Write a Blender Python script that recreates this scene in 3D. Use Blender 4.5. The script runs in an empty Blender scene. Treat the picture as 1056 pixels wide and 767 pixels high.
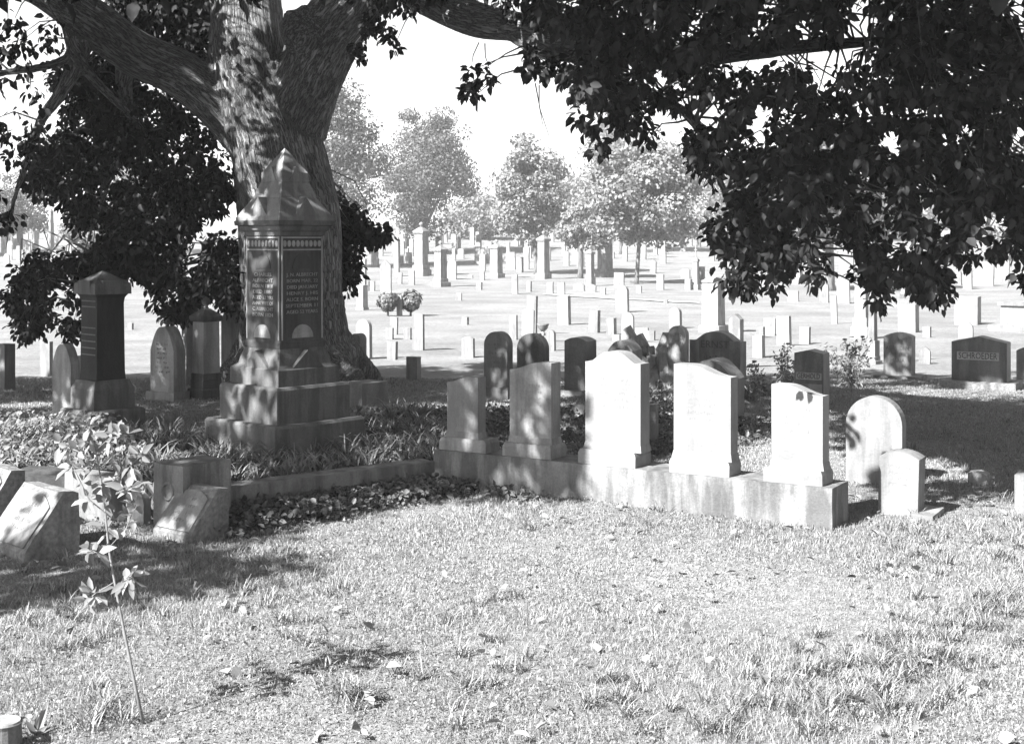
import bpy, bmesh, math, random
import numpy as np
from mathutils import Vector, Matrix, noise as mnoise
random.seed(7); rng = np.random.default_rng(7)
sc = bpy.context.scene
col = sc.collection
# ---------------------------------------------------------------- camera
F = 1400.0; HY = 245.0; CX = 528.0; CH = 2.0
cam_d = bpy.data.cameras.new('camera'); cam = bpy.data.objects.new('camera', cam_d); col.objects.link(cam)
cam.location = (0, 0, CH); cam.rotation_euler = (math.radians(90), 0, 0)
cam_d.sensor_width = 36; cam_d.lens = 36 * F / 1056; cam_d.shift_y = -(383.5 - HY) / 1056
cam_d.clip_start = 0.1; cam_d.clip_end = 4000
sc.camera = cam
# ---------------------------------------------------------------- world, sun, exposure
SUN = Vector((-0.89, -0.79, 1.0))            # from the ground towards the sun
sd = SUN.normalized()
world = bpy.data.worlds.new('World'); sc.world = world; world.use_nodes = True
wn = world.node_tree; bg = wn.nodes['Background']
sky = wn.nodes.new('ShaderNodeTexSky'); sky.sky_type = 'NISHITA'; sky.sun_disc = False
sky.sun_elevation = math.asin(sd.z); sky.sun_rotation = math.atan2(sd.x, sd.y); sky.dust_density = 1.0
bw = wn.nodes.new('ShaderNodeSeparateColor')  # black-and-white: one channel of the sky
wn.links.new(sky.outputs[0], bw.inputs[0]); wn.links.new(bw.outputs[1], bg.inputs[0]); bg.inputs[1].default_value = 0.058
sl = bpy.data.lights.new('sun', 'SUN'); sun = bpy.data.objects.new('sun', sl); col.objects.link(sun)
sl.energy = 5.0; sl.angle = math.radians(0.5); sun.rotation_euler = SUN.to_track_quat('Z', 'Y').to_euler(); sun.location = (-20, -20, 30)
vs = sc.view_settings; vs.view_transform = 'Standard'; vs.look = 'None'; vs.gamma = 1.0; vs.use_curve_mapping = False
vs.exposure = 2.27

# ---------------------------------------------------------------- helpers
def tag(o, label=None, cat=None, group=None, kind=None):
    if label: o['label'] = label
    if cat: o['category'] = cat
    if group: o['group'] = group
    if kind: o['kind'] = kind
    return o
def empty(name, loc, rz=0.0):
    o = bpy.data.objects.new(name, None); col.objects.link(o); o.location = loc; o.rotation_euler = (0, 0, rz); o.empty_display_size = .1
    return o
def link(name, me, mat, parent=None, loc=None, rz=0.0):
    o = bpy.data.objects.new(name, me); col.objects.link(o)
    if mat is not None and not me.materials: me.materials.append(mat)
    if parent is not None: o.parent = parent
    if loc is not None: o.location = loc; o.rotation_euler = (0, 0, rz)
    return o
class MB:
    def __init__(s): s.v = []; s.f = []
    def add(s, vs_, fs):
        b = len(s.v); s.v += [tuple(v) for v in vs_]; s.f += [tuple(i + b for i in f) for f in fs]; return s
    def box(s, x0, x1, y0, y1, z0, z1, tx=0.0, ty=0.0):
        return s.add([(x0, y0, z0), (x1, y0, z0), (x1, y1, z0), (x0, y1, z0), (x0 + tx, y0 + ty, z1), (x1 - tx, y0 + ty, z1), (x1 - tx, y1 - ty, z1), (x0 + tx, y1 - ty, z1)],
                     [(0, 3, 2, 1), (4, 5, 6, 7), (0, 1, 5, 4), (1, 2, 6, 5), (2, 3, 7, 6), (3, 0, 4, 7)])
    def stack(s, lv, cx=0.0, cy=0.0, ry=None):
        """square-section profile: lv = [(z, halfwidth)...]"""
        vs_ = []; fs = []
        for z, h in lv:
            hy = h * (ry or 1)
            vs_ += [(cx - h, cy - hy, z), (cx + h, cy - hy, z), (cx + h, cy + hy, z), (cx - h, cy + hy, z)]
        for k in range(len(lv) - 1):
            a = 4 * k; b = a + 4
            for i in range(4):
                j = (i + 1) % 4; fs.append((a + i, a + j, b + j, b + i))
        n = 4 * (len(lv) - 1); fs.append((3, 2, 1, 0)); fs.append((n, n + 1, n + 2, n + 3))
        return s.add(vs_, fs)
    def lathe(s, pr, cx=0.0, cy=0.0, n=12):
        vs_ = []; fs = []
        for z, r in pr:
            for i in range(n):
                a = 2 * math.pi * i / n; vs_.append((cx + r * math.cos(a), cy + r * math.sin(a), z))
        for k in range(len(pr) - 1):
            for i in range(n):
                j = (i + 1) % n; fs.append((k * n + i, k * n + j, (k + 1) * n + j, (k + 1) * n + i))
        fs.append(tuple(range(n - 1, -1, -1))); fs.append(tuple((len(pr) - 1) * n + i for i in range(n)))
        return s.add(vs_, fs)
    def prism(s, pts, y0, y1):
        """outline pts (x,z) counter-clockwise seen from the front (-y)"""
        n = len(pts)
        return s.add([(x, y0, z) for x, z in pts] + [(x, y1, z) for x, z in pts],
                     [tuple(range(n))] + [tuple(range(2 * n - 1, n - 1, -1))] + [(j, i, i + n, j + n) for i in range(n) for j in [(i + 1) % n]])
    def tube(s, pts, rad, n=6):
        rings = []
        for i, p in enumerate(pts):
            p = Vector(p); a = Vector(pts[max(0, i - 1)]); b = Vector(pts[min(len(pts) - 1, i + 1)])
            t = (b - a).normalized(); u = t.cross(Vector((0.31, 0.12, 0.94))).normalized(); w = t.cross(u)
            rings.append([p + (u * math.cos(2 * math.pi * k / n) + w * math.sin(2 * math.pi * k / n)) * rad[i] for k in range(n)])
        vs_ = [q for r in rings for q in r]
        fs = [(i * n + k, i * n + (k + 1) % n, (i + 1) * n + (k + 1) % n, (i + 1) * n + k) for i in range(len(pts) - 1) for k in range(n)]
        fs += [tuple(range(n - 1, -1, -1)), tuple((len(pts) - 1) * n + k for k in range(n))]
        return s.add(vs_, fs)
    def mesh(s, name, bevel=0.0, rough=0.0, cuts=0, smooth=False):
        bm = bmesh.new(); bv = [bm.verts.new(v) for v in s.v]
        for f in s.f:
            try: bm.faces.new([bv[i] for i in f])
            except ValueError: pass
        if bevel > 0:
            es = [e for e in bm.edges if len(e.link_faces) == 2 and e.calc_face_angle(0) > 0.5 and e.calc_length() > bevel * 2.5]
            bmesh.ops.bevel(bm, geom=es, offset=bevel, segments=2, profile=0.6, affect='EDGES', clamp_overlap=True)
        if cuts:
            bmesh.ops.triangulate(bm, faces=[f for f in bm.faces if len(f.verts) > 4])
            bmesh.ops.subdivide_edges(bm, edges=[e for e in bm.edges if e.calc_length() > 0.08], cuts=cuts, use_grid_fill=True)
        if rough > 0:
            o = Vector((random.random() * 50, random.random() * 50, 0))
            for v in bm.verts:
                v.co += mnoise.noise_vector((v.co + o) * 7.0) * rough + mnoise.noise_vector((v.co + o) * 22.0) * rough * .45
        bmesh.ops.recalc_face_normals(bm, faces=bm.faces)
        me = bpy.data.meshes.new(name); bm.to_mesh(me); bm.free()
        if smooth: me.polygons.foreach_set('use_smooth', [True] * len(me.polygons))
        return me
def np_mesh(name, V, Q, attr=None, smooth=False):
    """V (n,3) floats, Q (m,k) indices with one k"""
    me = bpy.data.meshes.new(name); k = Q.shape[1]
    me.vertices.add(len(V)); me.vertices.foreach_set('co', V.astype(np.float32).ravel())
    me.loops.add(Q.size); me.loops.foreach_set('vertex_index', Q.astype(np.int32).ravel())
    me.polygons.add(len(Q)); me.polygons.foreach_set('loop_start', np.arange(0, Q.size, k, dtype=np.int32))
    if smooth: me.polygons.foreach_set('use_smooth', np.ones(len(Q), bool))
    me.update(calc_edges=True); me.validate()
    if attr is not None:
        a = me.attributes.new('tone', 'FLOAT', 'POINT'); a.data.foreach_set('value', attr.astype(np.float32))
    return me
def norm(a): return a / np.maximum(np.linalg.norm(a, axis=-1, keepdims=True), 1e-9)

# ---------------------------------------------------------------- the lie of the land
GY = np.array([-80, 0, 16, 24, 36, 55, 80, 110, 140, 175, 230, 300, 600, 2000.])
GZ = np.array([0, 0, 0, -.28, -.7, -1.1, -1.3, -1.2, -.2, 1.6, 4.0, 4.8, 5, 5.])
def gnp(x, y):
    # softened piecewise profile plus a little unevenness
    x = np.asarray(x, float); y = np.asarray(y, float); z = 0
    for k, w in ((-1, .25), (0, .5), (1, .25)):
        z = z + w * np.interp(y + k * np.clip(y * .08, 1, 12), GY, GZ)
    return z + 0.018 * np.sin(x * 1.3 + .4 * y) * np.sin(y * 1.1 - .3 * x) + .01 * np.sin(x * 3.1 + 1) * np.sin(y * 2.7)
def g(x, y): return float(gnp(x, y))
def gd(px, py):
    t = (px - CX) / F; lo, hi = 3.0, 290.0
    for _ in range(50):
        m = (lo + hi) / 2
        if HY + (CH - g(t * m, m)) / m * F > py: lo = m
        else: hi = m
    return (lo + hi) / 2
def at(px, py, d): return Vector(((px - CX) / F * d, d, CH - (py - HY) / F * d))
def inpoly(x, y, P):
    x = np.asarray(x); y = np.asarray(y); r = np.zeros(x.shape, bool); n = len(P)
    for i in range(n):
        x1, y1 = P[i]; x2, y2 = P[(i + 1) % n]
        if y1 == y2: continue
        c = ((y1 > y) != (y2 > y)) & (x < (x2 - x1) * (y - y1) / (y2 - y1) + x1); r ^= c
    return r

# ---------------------------------------------------------------- materials (a black-and-white place: greys only)
def newmat(name):
    m = bpy.data.materials.new(name); m.use_nodes = True; nt = m.node_tree
    return m, nt, nt.nodes['Principled BSDF']
def N(nt, t, **kw):
    n = nt.nodes.new(t)
    for k, v in kw.items():
        if k.startswith('i_'): n.inputs[k[2:].replace('_', ' ')].default_value = v
        else: setattr(n, k, v)
    return n
def ramp(nt, src, stops):
    r = nt.nodes.new('ShaderNodeValToRGB'); e = r.color_ramp.elements
    while len(e) > 1: e.remove(e[0])
    e[0].position = stops[0][0]; e[0].color = (stops[0][1],) * 3 + (1,)
    for p, v in stops[1:]:
        q = e.new(p); q.color = (v,) * 3 + (1,)
    nt.links.new(src, r.inputs[0]); return r.outputs[0]
def mul(nt, a, b, op='MULTIPLY'):
    m = nt.nodes.new('ShaderNodeMath'); m.operation = op
    for i, s in enumerate((a, b)):
        if isinstance(s, (int, float)): m.inputs[i].default_value = s
        else: nt.links.new(s, m.inputs[i])
    return m.outputs[0]
def objcoord(nt):
    tc = nt.nodes.new('ShaderNodeTexCoord'); oi = nt.nodes.new('ShaderNodeObjectInfo')
    m = nt.nodes.new('ShaderNodeVectorMath'); m.operation = 'SCALE'; m.inputs[0].default_value = (37, 23, 11)
    nt.links.new(oi.outputs['Random'], m.inputs['Scale'])
    a = nt.nodes.new('ShaderNodeVectorMath'); a.operation = 'ADD'
    nt.links.new(tc.outputs['Object'], a.inputs[0]); nt.links.new(m.outputs[0], a.inputs[1]); return a.outputs[0]
def noisen(nt, vec, scale, detail=4, rough=.6, sx=None):
    if sx:
        mp = nt.nodes.new('ShaderNodeMapping'); mp.inputs['Scale'].default_value = sx; nt.links.new(vec, mp.inputs[0]); vec = mp.outputs[0]
    n = nt.nodes.new('ShaderNodeTexNoise'); n.inputs['Scale'].default_value = scale; n.inputs['Detail'].default_value = detail
    n.inputs['Roughness'].default_value = rough; nt.links.new(vec, n.inputs['Vector']); return n.outputs['Fac']
def stone(name, base, stain=.35, speck=.12, rough=.75, bump=.25, blotch=.25, fine=60):
    m, nt, b = newmat(name); v = objcoord(nt)
    sp = ramp(nt, noisen(nt, v, fine, 3), [(.3, 1 - speck), (.7, 1 + speck)])
    bl = ramp(nt, noisen(nt, v, 3.2, 5), [(.35, 1 - blotch), (.62, 1.0)])
    st = ramp(nt, noisen(nt, v, 1.0, 4, .65, (7, 7, 1.1)), [(.42, 1 - stain), (.58, 1.0)])
    c = mul(nt, mul(nt, mul(nt, sp, bl), st), base); nt.links.new(c, b.inputs['Base Color'])
    bp = nt.nodes.new('ShaderNodeBump'); bp.inputs['Strength'].default_value = bump; bp.inputs['Distance'].default_value = .01
    hsum = mul(nt, noisen(nt, v, fine * .6, 6, .7), mul(nt, noisen(nt, v, 9, 4), 1.5), 'ADD')
    nt.links.new(hsum, bp.inputs['Height']); nt.links.new(bp.outputs[0], b.inputs['Normal'])
    b.inputs['Roughness'].default_value = rough; b.inputs['Specular IOR Level'].default_value = .3
    return m
M = {
 'W': stone('white_marble', .205, .32, .08, blotch=.25),
 'V': stone('clean_marble', .205, .20, .07, blotch=.18),
 'L': stone('weathered_limestone', .25, .35, .10),
 'G': stone('grey_granite', .20, .35, .22, fine=90),
 'D': stone('dark_granite', .12, .35, .25, rough=.5, fine=90),
 'B': stone('blackened_stone', .06, .4, .25, rough=.6),
 'S': stone('monument_sandstone', .065, .45, .15),
 'C': stone('old_concrete', .19, .5, .16, blotch=.3, fine=80, bump=.4),
 'R': stone('rock_faced_granite', .19, .3, .35, bump=.9, fine=35),
}
def flatmat(name, v, rough=.7):
    m, nt, b = newmat(name); c = mul(nt, ramp(nt, noisen(nt, objcoord(nt), 25, 3), [(.3, .8), (.7, 1.2)]), v)
    nt.links.new(c, b.inputs['Base Color']); b.inputs['Roughness'].default_value = rough; return m
M['letter_pale'] = flatmat('pale_lettering', .24); M['letter_dark'] = flatmat('dark_lettering', .06); M['letter_worn'] = flatmat('worn_lettering', .15)
M['letter_mid'] = flatmat('band_grey', .24); M['letter_black'] = flatmat('black_lettering', .025)
def leafmat(name, lo, hi, rough=.5, trans=.0):
    m, nt, b = newmat(name); at_ = nt.nodes.new('ShaderNodeAttribute'); at_.attribute_name = 'tone'
    c = ramp(nt, at_.outputs['Fac'], [(0, lo), (1, hi)]); nt.links.new(c, b.inputs['Base Color']); b.inputs['Roughness'].default_value = rough
    b.inputs['Specular IOR Level'].default_value = .35
    if trans > 0:
        t = nt.nodes.new('ShaderNodeBsdfTranslucent'); nt.links.new(c, t.inputs[0]); mx = nt.nodes.new('ShaderNodeMixShader'); mx.inputs[0].default_value = trans
        nt.links.new(b.outputs[0], mx.inputs[1]); nt.links.new(t.outputs[0], mx.inputs[2]); nt.links.new(mx.outputs[0], nt.nodes['Material Output'].inputs[0])
    return m
M['oak_leaf'] = leafmat('oak_leaf', .006, .03, .7, .05)
M['oak_leaf'].node_tree.nodes['Principled BSDF'].inputs['Specular IOR Level'].default_value = .15
M['far_leaf'] = leafmat('far_leaf', .04, .115, .55, .25)
M['pale_leaf'] = leafmat('hazed_far_leaf', .09, .24, .55, .3)  # haze on the distant trees put into a paler leaf colour
M['grass'] = leafmat('grass_blade', .07, .32, .55, .15)
M['litter'] = leafmat('dry_leaf', .07, .30, .7, .1)
M['clover'] = leafmat('clover_leaf', .07, .26, .55, .2)
M['bed'] = leafmat('bed_leaf', .045, .22, .4, .15)
M['ivy'] = leafmat('ivy_leaf', .03, .12, .45, .1)
M['pale_sapling'] = leafmat('sapling_leaf', .13, .32, .5, .5)
M['hedge'] = leafmat('hedge_leaf', .05, .14, .55, .15)
M['twig'] = flatmat('twig_bark', .06); M['stem'] = flatmat('plant_stem', .14)
# bark
m, nt, b = newmat('ridged_bark'); a_ = nt.nodes.new('ShaderNodeAttribute'); a_.attribute_name = 'bark'
n1 = noisen(nt, a_.outputs['Vector'], 1.0, 6, .65, (27, 27, 4.2)); n2 = noisen(nt, a_.outputs['Vector'], 1.0, 3, .6, (1.3, 1.3, .9))
c_b = ramp(nt, n1, [(.36, .30), (.46, .19), (.50, .02), (.54, .13), (.64, .26)]); c = mul(nt, c_b, ramp(nt, n2, [(.35, .7), (.65, 1.15)])); nt.links.new(c, b.inputs['Base Color'])
bp = nt.nodes.new('ShaderNodeBump'); bp.inputs['Strength'].default_value = 1.0; bp.inputs['Distance'].default_value = .05
nt.links.new(mul(nt, c_b, 4.0), bp.inputs['Height']); nt.links.new(bp.outputs[0], b.inputs['Normal']); b.inputs['Roughness'].default_value = .9
M['bark'] = m
m, nt, b = newmat('plain_bark'); tc = nt.nodes.new('ShaderNodeTexCoord')
c = ramp(nt, noisen(nt, tc.outputs['Object'], 1, 5, .6, (9, 9, 2)), [(.35, .04), (.65, .13)]); nt.links.new(c, b.inputs['Base Color']); b.inputs['Roughness'].default_value = .9
M['bark_plain'] = m
# ground
m, nt, b = newmat('lawn_ground'); geo = nt.nodes.new('ShaderNodeNewGeometry'); P = geo.outputs['Position']
nA = ramp(nt, noisen(nt, P, .35, 5, .6), [(.35, .75), (.65, 1.1)])
nB = ramp(nt, noisen(nt, P, 9, 6, .75), [(.3, .55), (.7, 1.3)])
nC = ramp(nt, noisen(nt, P, 60, 3, .7), [(.3, .6), (.7, 1.35)])
c = mul(nt, mul(nt, mul(nt, nA, nB), nC), .185); nt.links.new(c, b.inputs['Base Color']); b.inputs['Roughness'].default_value = .9; b.inputs['Specular IOR Level'].default_value = .1
bp = nt.nodes.new('ShaderNodeBump'); bp.inputs['Strength'].default_value = .5; bp.inputs['Distance'].default_value = .03
nt.links.new(noisen(nt, P, 30, 5, .7), bp.inputs['Height']); nt.links.new(bp.outputs[0], b.inputs['Normal'])
M['ground'] = m
M['path'] = stone('gravel_path', .42, .1, .2)

# ---------------------------------------------------------------- ground sheet
def ax(ed, n):
    return np.concatenate([np.linspace(a, b_, k, endpoint=False) for a, b_, k in ed] + [[n]])
gx = ax([(-900, -120, 12), (-120, -25, 30), (-25, 25, 150), (25, 120, 30), (120, 900, 12)], 900)
gy = ax([(-60, 2, 12), (2, 30, 110), (30, 120, 110), (120, 320, 80), (320, 2000, 20)], 2000)
X, Y = np.meshgrid(gx, gy); V = np.stack([X, Y, gnp(X, Y)], -1).reshape(-1, 3)
nx = len(gx); i = np.arange(len(gy) - 1)[:, None] * nx + np.arange(nx - 1)[None]
Q = np.stack([i, i + 1, i + nx + 1, i + nx], -1).reshape(-1, 4)
tag(link('ground', np_mesh('ground', V, Q, smooth=True), M['ground']), kind='structure')
def ribbon(name, pts, w, lift, mat):
    mb = MB(); L = []
    for (px, py) in pts:
        d = gd(px, py); x = (px - CX) / F * d; L.append((x, d))
    vs_ = []
    P2 = []
    for k in range(len(L) - 1):
        for j in range(12): P2.append((L[k][0] + (L[k + 1][0] - L[k][0]) * j / 12, L[k][1] + (L[k + 1][1] - L[k][1]) * j / 12))
    P2.append(L[-1])
    for x, y in P2: vs_ += [(x, y - w / 2, g(x, y - w / 2) + lift), (x, y + w / 2, g(x, y + w / 2) + lift)]
    mb.add(vs_, [(2 * k, 2 * k + 2, 2 * k + 3, 2 * k + 1) for k in range(len(P2) - 1)])
    return tag(link(name, mb.mesh(name), mat), kind='structure')
ribbon('path', [(560, 304), (640, 309), (720, 313)], 1.3, .05, M['path'])

# ---------------------------------------------------------------- headstone outlines
def outline(w, h, prof):
    a = w / 2; P = [(-a, -.12), (a, -.12)]
    def arc(f, n=20): return [(x, f(x)) for x in [a - 2 * a * i / n for i in range(n + 1)]]
    if prof == 'flat': T = [(a, h), (-a, h)]
    elif prof == 'round': T = [(a * math.cos(t), h - a + a * math.sin(t)) for t in [math.pi * i / 20 for i in range(21)]]
    elif prof == 'seg': T = arc(lambda x: h - .30 * a * (x / a) ** 2)
    elif prof == 'lowseg': T = arc(lambda x: h - .75 * a * (x / a) ** 2)
    elif prof == 'peak': T = [(a, h - .22 * a), (0, h), (-a, h - .22 * a)]
    elif prof == 'gable': T = [(a, h - .9 * a), (0, h), (-a, h - .9 * a)]
    elif prof == 'gothic': T = [(a * (1 - i / 10) ** .75 if i < 10 else 0, h - 1.5 * a + 1.5 * a * math.sin(math.pi / 2 * i / 10)) for i in range(11)]; T += [(-x, z) for x, z in T[-2::-1]]
    elif prof == 'serp': T = arc(lambda x: h - .36 * a * min(1, abs(x / a) / .8) ** 1.0 * (.5 - .5 * math.cos(math.pi * min(1, abs(x / a) / .86))) , 28)
    elif prof == 'swR': T = arc(lambda x: h - .34 * a * (.5 + .5 * math.cos(math.pi * min(1, max(0, (x / a + 1) / 1.45)))), 24)
    elif prof == 'swL': T = arc(lambda x: h - .36 * a * (.5 + .5 * math.cos(math.pi * min(1, max(0, (1 - x / a - .1) / 1.35)))), 24)
    else: raise ValueError(prof)
    return P + T
def text_mesh(s, size, ext=.002):
    cu = bpy.data.curves.new('t', 'FONT'); cu.body = s; cu.size = size; cu.extrude = ext; cu.align_x = 'CENTER'; cu.align_y = 'CENTER'; cu.resolution_u = 2
    o = bpy.data.objects.new('t', cu); col.objects.link(o); dg = bpy.context.evaluated_depsgraph_get()
    me = bpy.data.meshes.new_from_object(o.evaluated_get(dg)); bpy.data.objects.remove(o); bpy.data.curves.remove(cu)
    return me
def add_text(parent, s, size, x, y, z, mat, rz=0.0, maxw=None, name='inscription'):
    me = text_mesh(s, size)
    ws = max(v.co.x for v in me.vertices) - min(v.co.x for v in me.vertices)
    k = min(1, maxw / ws) if maxw else 1
    R = Matrix.Translation((x, y, z)) @ Matrix.Rotation(rz, 4, 'Z') @ Matrix.Rotation(math.radians(90), 4, 'X') @ Matrix.Diagonal((k, 1, 1, 1))
    me.transform(R); me.name = name
    return link(name, me, mat, parent)
def worn_rows(w, z0, rows, dz, y, sz=.02, x0=0.0):
    """rows of worn, half-legible carved strokes"""
    mb = MB()
    for r in range(rows):
        x = -w / 2 * random.uniform(.6, 1); xe = -x; z = z0 - r * dz
        while x < xe:
            if random.random() < .85:
                k = random.choice((0, 1, 2)); hh = sz * random.uniform(.6, 1)
                if k != 2: mb.box(x0 + x, x0 + x + sz * .16, y - .0015, y + .002, z, z + hh)
                if k != 0: mb.box(x0 + x, x0 + x + sz * .5, y - .0016, y + .002, z + hh * random.choice((0, .4, .8)), z + hh * random.choice((.95, 1.0)) if False else z + hh * .99)
            x += sz * random.uniform(.45, 1.0)
    return mb
YAW = math.radians(-30)
def solve(x0, x1, x2, yt, yb, yaw=YAW, d=None):
    xc = (x0 + x1) / 2; d = d or gd(xc, yb); t = (xc - CX) / F; s, c = math.sin(yaw), math.cos(yaw)
    w = (x1 - x0) * d / F / max(.3, c - t * s); th = (x2 - x1) * d / F / max(.12, -s - t * c) if x2 > x1 else .12
    return t * d, d, w, (yb - yt) * d / F, max(.07, min(th, .6))
def hs(x0, x1, x2, yt, yb, prof, mat, label, base=None, text=None, group=None, cat='headstone', rough=0.0, yaw=YAW, lean=0.0, name='headstone', d=None, th=None):
    """base = (height px, overhang m)"""
    X_, D, w, h, t_ = solve(x0, x1, x2, yt, yb, yaw, d); t_ = th or t_; z = g(X_, D); near = D < 30
    bv = .008 if D < 14 else (.012 if D < 40 else 0)
    if D > 14: w = max(w, .2)
    t_ = min(t_, w * .9)
    bh = 0
    parts = base is not None or text is not None
    if base: bh = base[0] * D / F
    mb = MB(); P = outline(w, h - bh, prof)
    zoff = bh if base else 0
    if zoff: P = [(x, zz if zz > 0 else -.02) for x, zz in P]; P = [(x, zz + zoff) for x, zz in P]
    mb.prism(P, 0, t_)
    if D < 20:
        me = mb.mesh('tablet', bv, rough)
    else: me = mb.mesh('tablet', bv)
    if not parts:
        o = link(name, me, M[mat], None, (X_, D, z), yaw); o.rotation_euler = (lean * .3, lean, yaw)
        tag(o, label, cat, group); return o, w, h, t_
    e = empty(name, (X_, D, z), yaw); e.rotation_euler = (lean * .3, lean, yaw); tag(e, label, cat, group)
    link('tablet', me, M[mat], e)
    if base:
        ov = base[1]; mbb = MB().box(-w / 2 - ov, w / 2 + ov, -ov, t_ + ov, -.12, zoff, .0, .0)
        link('base', mbb.mesh('base', min(.015, bv * 1.5)), M[base[2] if len(base) > 2 else mat], e)
    if text: text(e, w, h, t_, zoff)
    return e, w, h, t_
def worn(mat='letter_worn', rows=5, top=.72, sz=.026):
    def f(e, w, h, t_, z0):
        mb = worn_rows(w * .62, h * top, rows, sz * 1.9, 0, sz); link('inscription', mb.mesh('inscription'), M[mat], e)
    return f

# ---------------------------------------------------------------- foreground: the row on its plinth
pl = Vector(((447 - CX) / F * 10.98, 10.98)); pr = Vector(((858 - CX) / F * 9.27, 9.27)); pdv = pr - pl; PL = pdv.length; pdn = pdv.normalized(); pyaw = math.atan2(pdn.y, pdn.x)
PH = .272; z0 = g(pl.x + pdv.x / 2, pl.y + pdv.y / 2)
mb = MB().box(0, PL, 0, .36, -.2, PH)
tag(link('stone_plinth', mb.mesh('stone_plinth', .014, .003, 3), M['C'], None, (pl.x, pl.y, z0), pyaw),
    'long low stained concrete plinth carrying the row of five headstones', 'plinth')
def row_stone(bx0, bx1, bx2, by1, by2, x0, x1, x2, yt, prof, mat, label, txt):
    off = .035; nrm = Vector((-pdn.y, pdn.x))
    if nrm.y < 0: nrm = -nrm
    a = pl + nrm * off
    def hit(px):
        t = (px - CX) / F   # x = t*y on line a + s*pdn
        s = (t * a.y - a.x) / (pdn.x - t * pdn.y); q = a + pdn * s; return s, q
    s0, q0 = hit(bx0); s1, q1 = hit(bx1); qc = (q0 + q1) / 2; D = qc.y; bw_ = s1 - s0
    t = qc.x / D; th_ = (bx2 - bx1) * D / F / (-math.sin(pyaw) - t * math.cos(pyaw)); th_ = min(.30, max(.2, th_))
    s2, q2 = hit(x0); s3, q3 = hit(x1); w = s3 - s2; xo = ((s2 + s3) - (s0 + s1)) / 2
    bh = (by2 - by1) * D / F; ztop = CH - (yt - HY) / F * D - z0 - PH
    e = empty('headstone', (qc.x, qc.y, z0 + PH), pyaw); tag(e, label, 'headstone', 'five headstones in a row on the concrete plinth')
    sl_ = .012
    mb = MB().stack([(-.004, 1), (bh * .72, 1), (bh, .94)]); mb.v = [(x * bw_ / 2, (y + 1) * th_ / 2, z) for x, y, z in mb.v]
    link('base', mb.mesh('base', .006, .003, 2), M[mat], e)
    P = [(x + xo, z + .0) for x, z in outline(w, ztop, prof)]; P = [(x, max(z, bh - .01)) for x, z in P]
    tt = th_ * .58; y0 = (th_ - tt) / 2
    link('tablet', MB().prism(P, y0, y0 + tt).mesh('tablet', .009, .0), M[mat], e)
    # raised margin at the foot
    link('foot_moulding', MB().box(xo - w / 2 - .012, xo + w / 2 + .012, y0 - .012, y0 + tt + .012, bh - .003, bh + .05, .01, .01).mesh('foot_moulding', .004), M[mat], e)
    mb = worn_rows(w * .62, ztop * .74, txt, .05, y0, .026, xo); link('inscription', mb.mesh('inscription'), M['letter_worn'] if mat != 'V' else M['letter_faint'], e)
M['letter_faint'] = flatmat('faint_lettering', .15)
row_stone(453, 501, 512, 457, 470, 458, 490, 498, 389, 'swR', 'L', 'shaded grey headstone at the far left end of the plinth row, top rising right', 6)
row_stone(518, 568, 585, 463, 477, 522, 565, 573, 374, 'swR', 'L', 'shaded mottled headstone second along the plinth, wave top rising to the right', 6)
row_stone(596, 655, 672, 472, 487, 600, 657, 664, 363, 'serp', 'V', 'sunlit white headstone with humped shouldered top, middle of the plinth row', 5)
row_stone(690, 752, 765, 480, 495, 692, 751, 758, 377, 'swL', 'V', 'sunlit white headstone fourth along the plinth, wave top falling to the right', 5)
row_stone(787, 848, 860, 490, 505, 793, 846, 853, 398, 'swL', 'V', 'shortest sunlit white headstone at the near right end of the plinth', 5)

# right foreground
hs(872, 930, 940, 409, 499, 'round', 'W', 'large round topped white headstone standing right of the plinth end', th=.13)
def side_block(e, w, h, t_, z0):
    link('side_block', MB().box(w / 2 - .03, w / 2 + .12, -.06, t_ + .10, -.1, .045).mesh('side_block', .012, .004, 1), M['W'], e)
hs(905, 946, 953, 466, 532, 'seg', 'W', 'small tilted white headstone in front of the large round topped one', text=lambda *a: (side_block(*a), worn('letter_faint', 4, .75, .022)(*a)), lean=.03)
hs(1046, 1085, 1092, 491, 530, 'flat', 'W', 'low white headstone cut off by the right edge of the picture, sunlit grass before it')
hs(998, 1018, 1024, 486, 500, 'seg', 'L', 'tiny half sunken pale marker in the grass beyond the small tilted headstone', cat='marker', name='grave_marker', rough=.01)

# kerb, corner post, slant markers
def bar(name, p0, p1, w, h, mat, label, cat, rough=.004, lo=-.1):
    v = Vector(p1) - Vector(p0); a = math.atan2(v.y, v.x)
    o = link(name, MB().box(0, v.length, 0, w, lo, h).mesh(name, .01, rough, 2), mat, None, (p0[0], p0[1], g(p0[0], p0[1])), a); return tag(o, label, cat)
k0 = at(214, 534, gd(214, 534)); k1 = at(449, 500, 10.98)
bar('bed_kerb', (k0.x, k0.y), (k1.x, k1.y), .20, .20, M['C'], 'shaded stone kerb running from the corner post to the plinth along the planted bed', 'kerb')
dk = gd(185, 548); e = empty('corner_post', (at(168, 548, dk).x + .03, dk + .02, g(-2.3, dk)), math.radians(-38))
tag(e, 'squat stone corner post with a carved ring at the left end of the kerb', 'corner post')
link('post_body', MB().box(-.16, .16, -.0, .42, -.1, .455).mesh('post_body', .012, .005, 3), M['C'], e).location = (.0, 0, 0)
e.children[0].location = (0, 0, 0)
rb = MB(); n = 24
rr = [(0.055 + .012 * math.cos(a), .012 * math.sin(a)) for a in [2 * math.pi * k / 6 for k in range(6)]]
vs_ = [(r * math.cos(2 * math.pi * i / n), -q - .001, .27 + r * math.sin(2 * math.pi * i / n)) for i in range(n) for r, q in rr]
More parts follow.
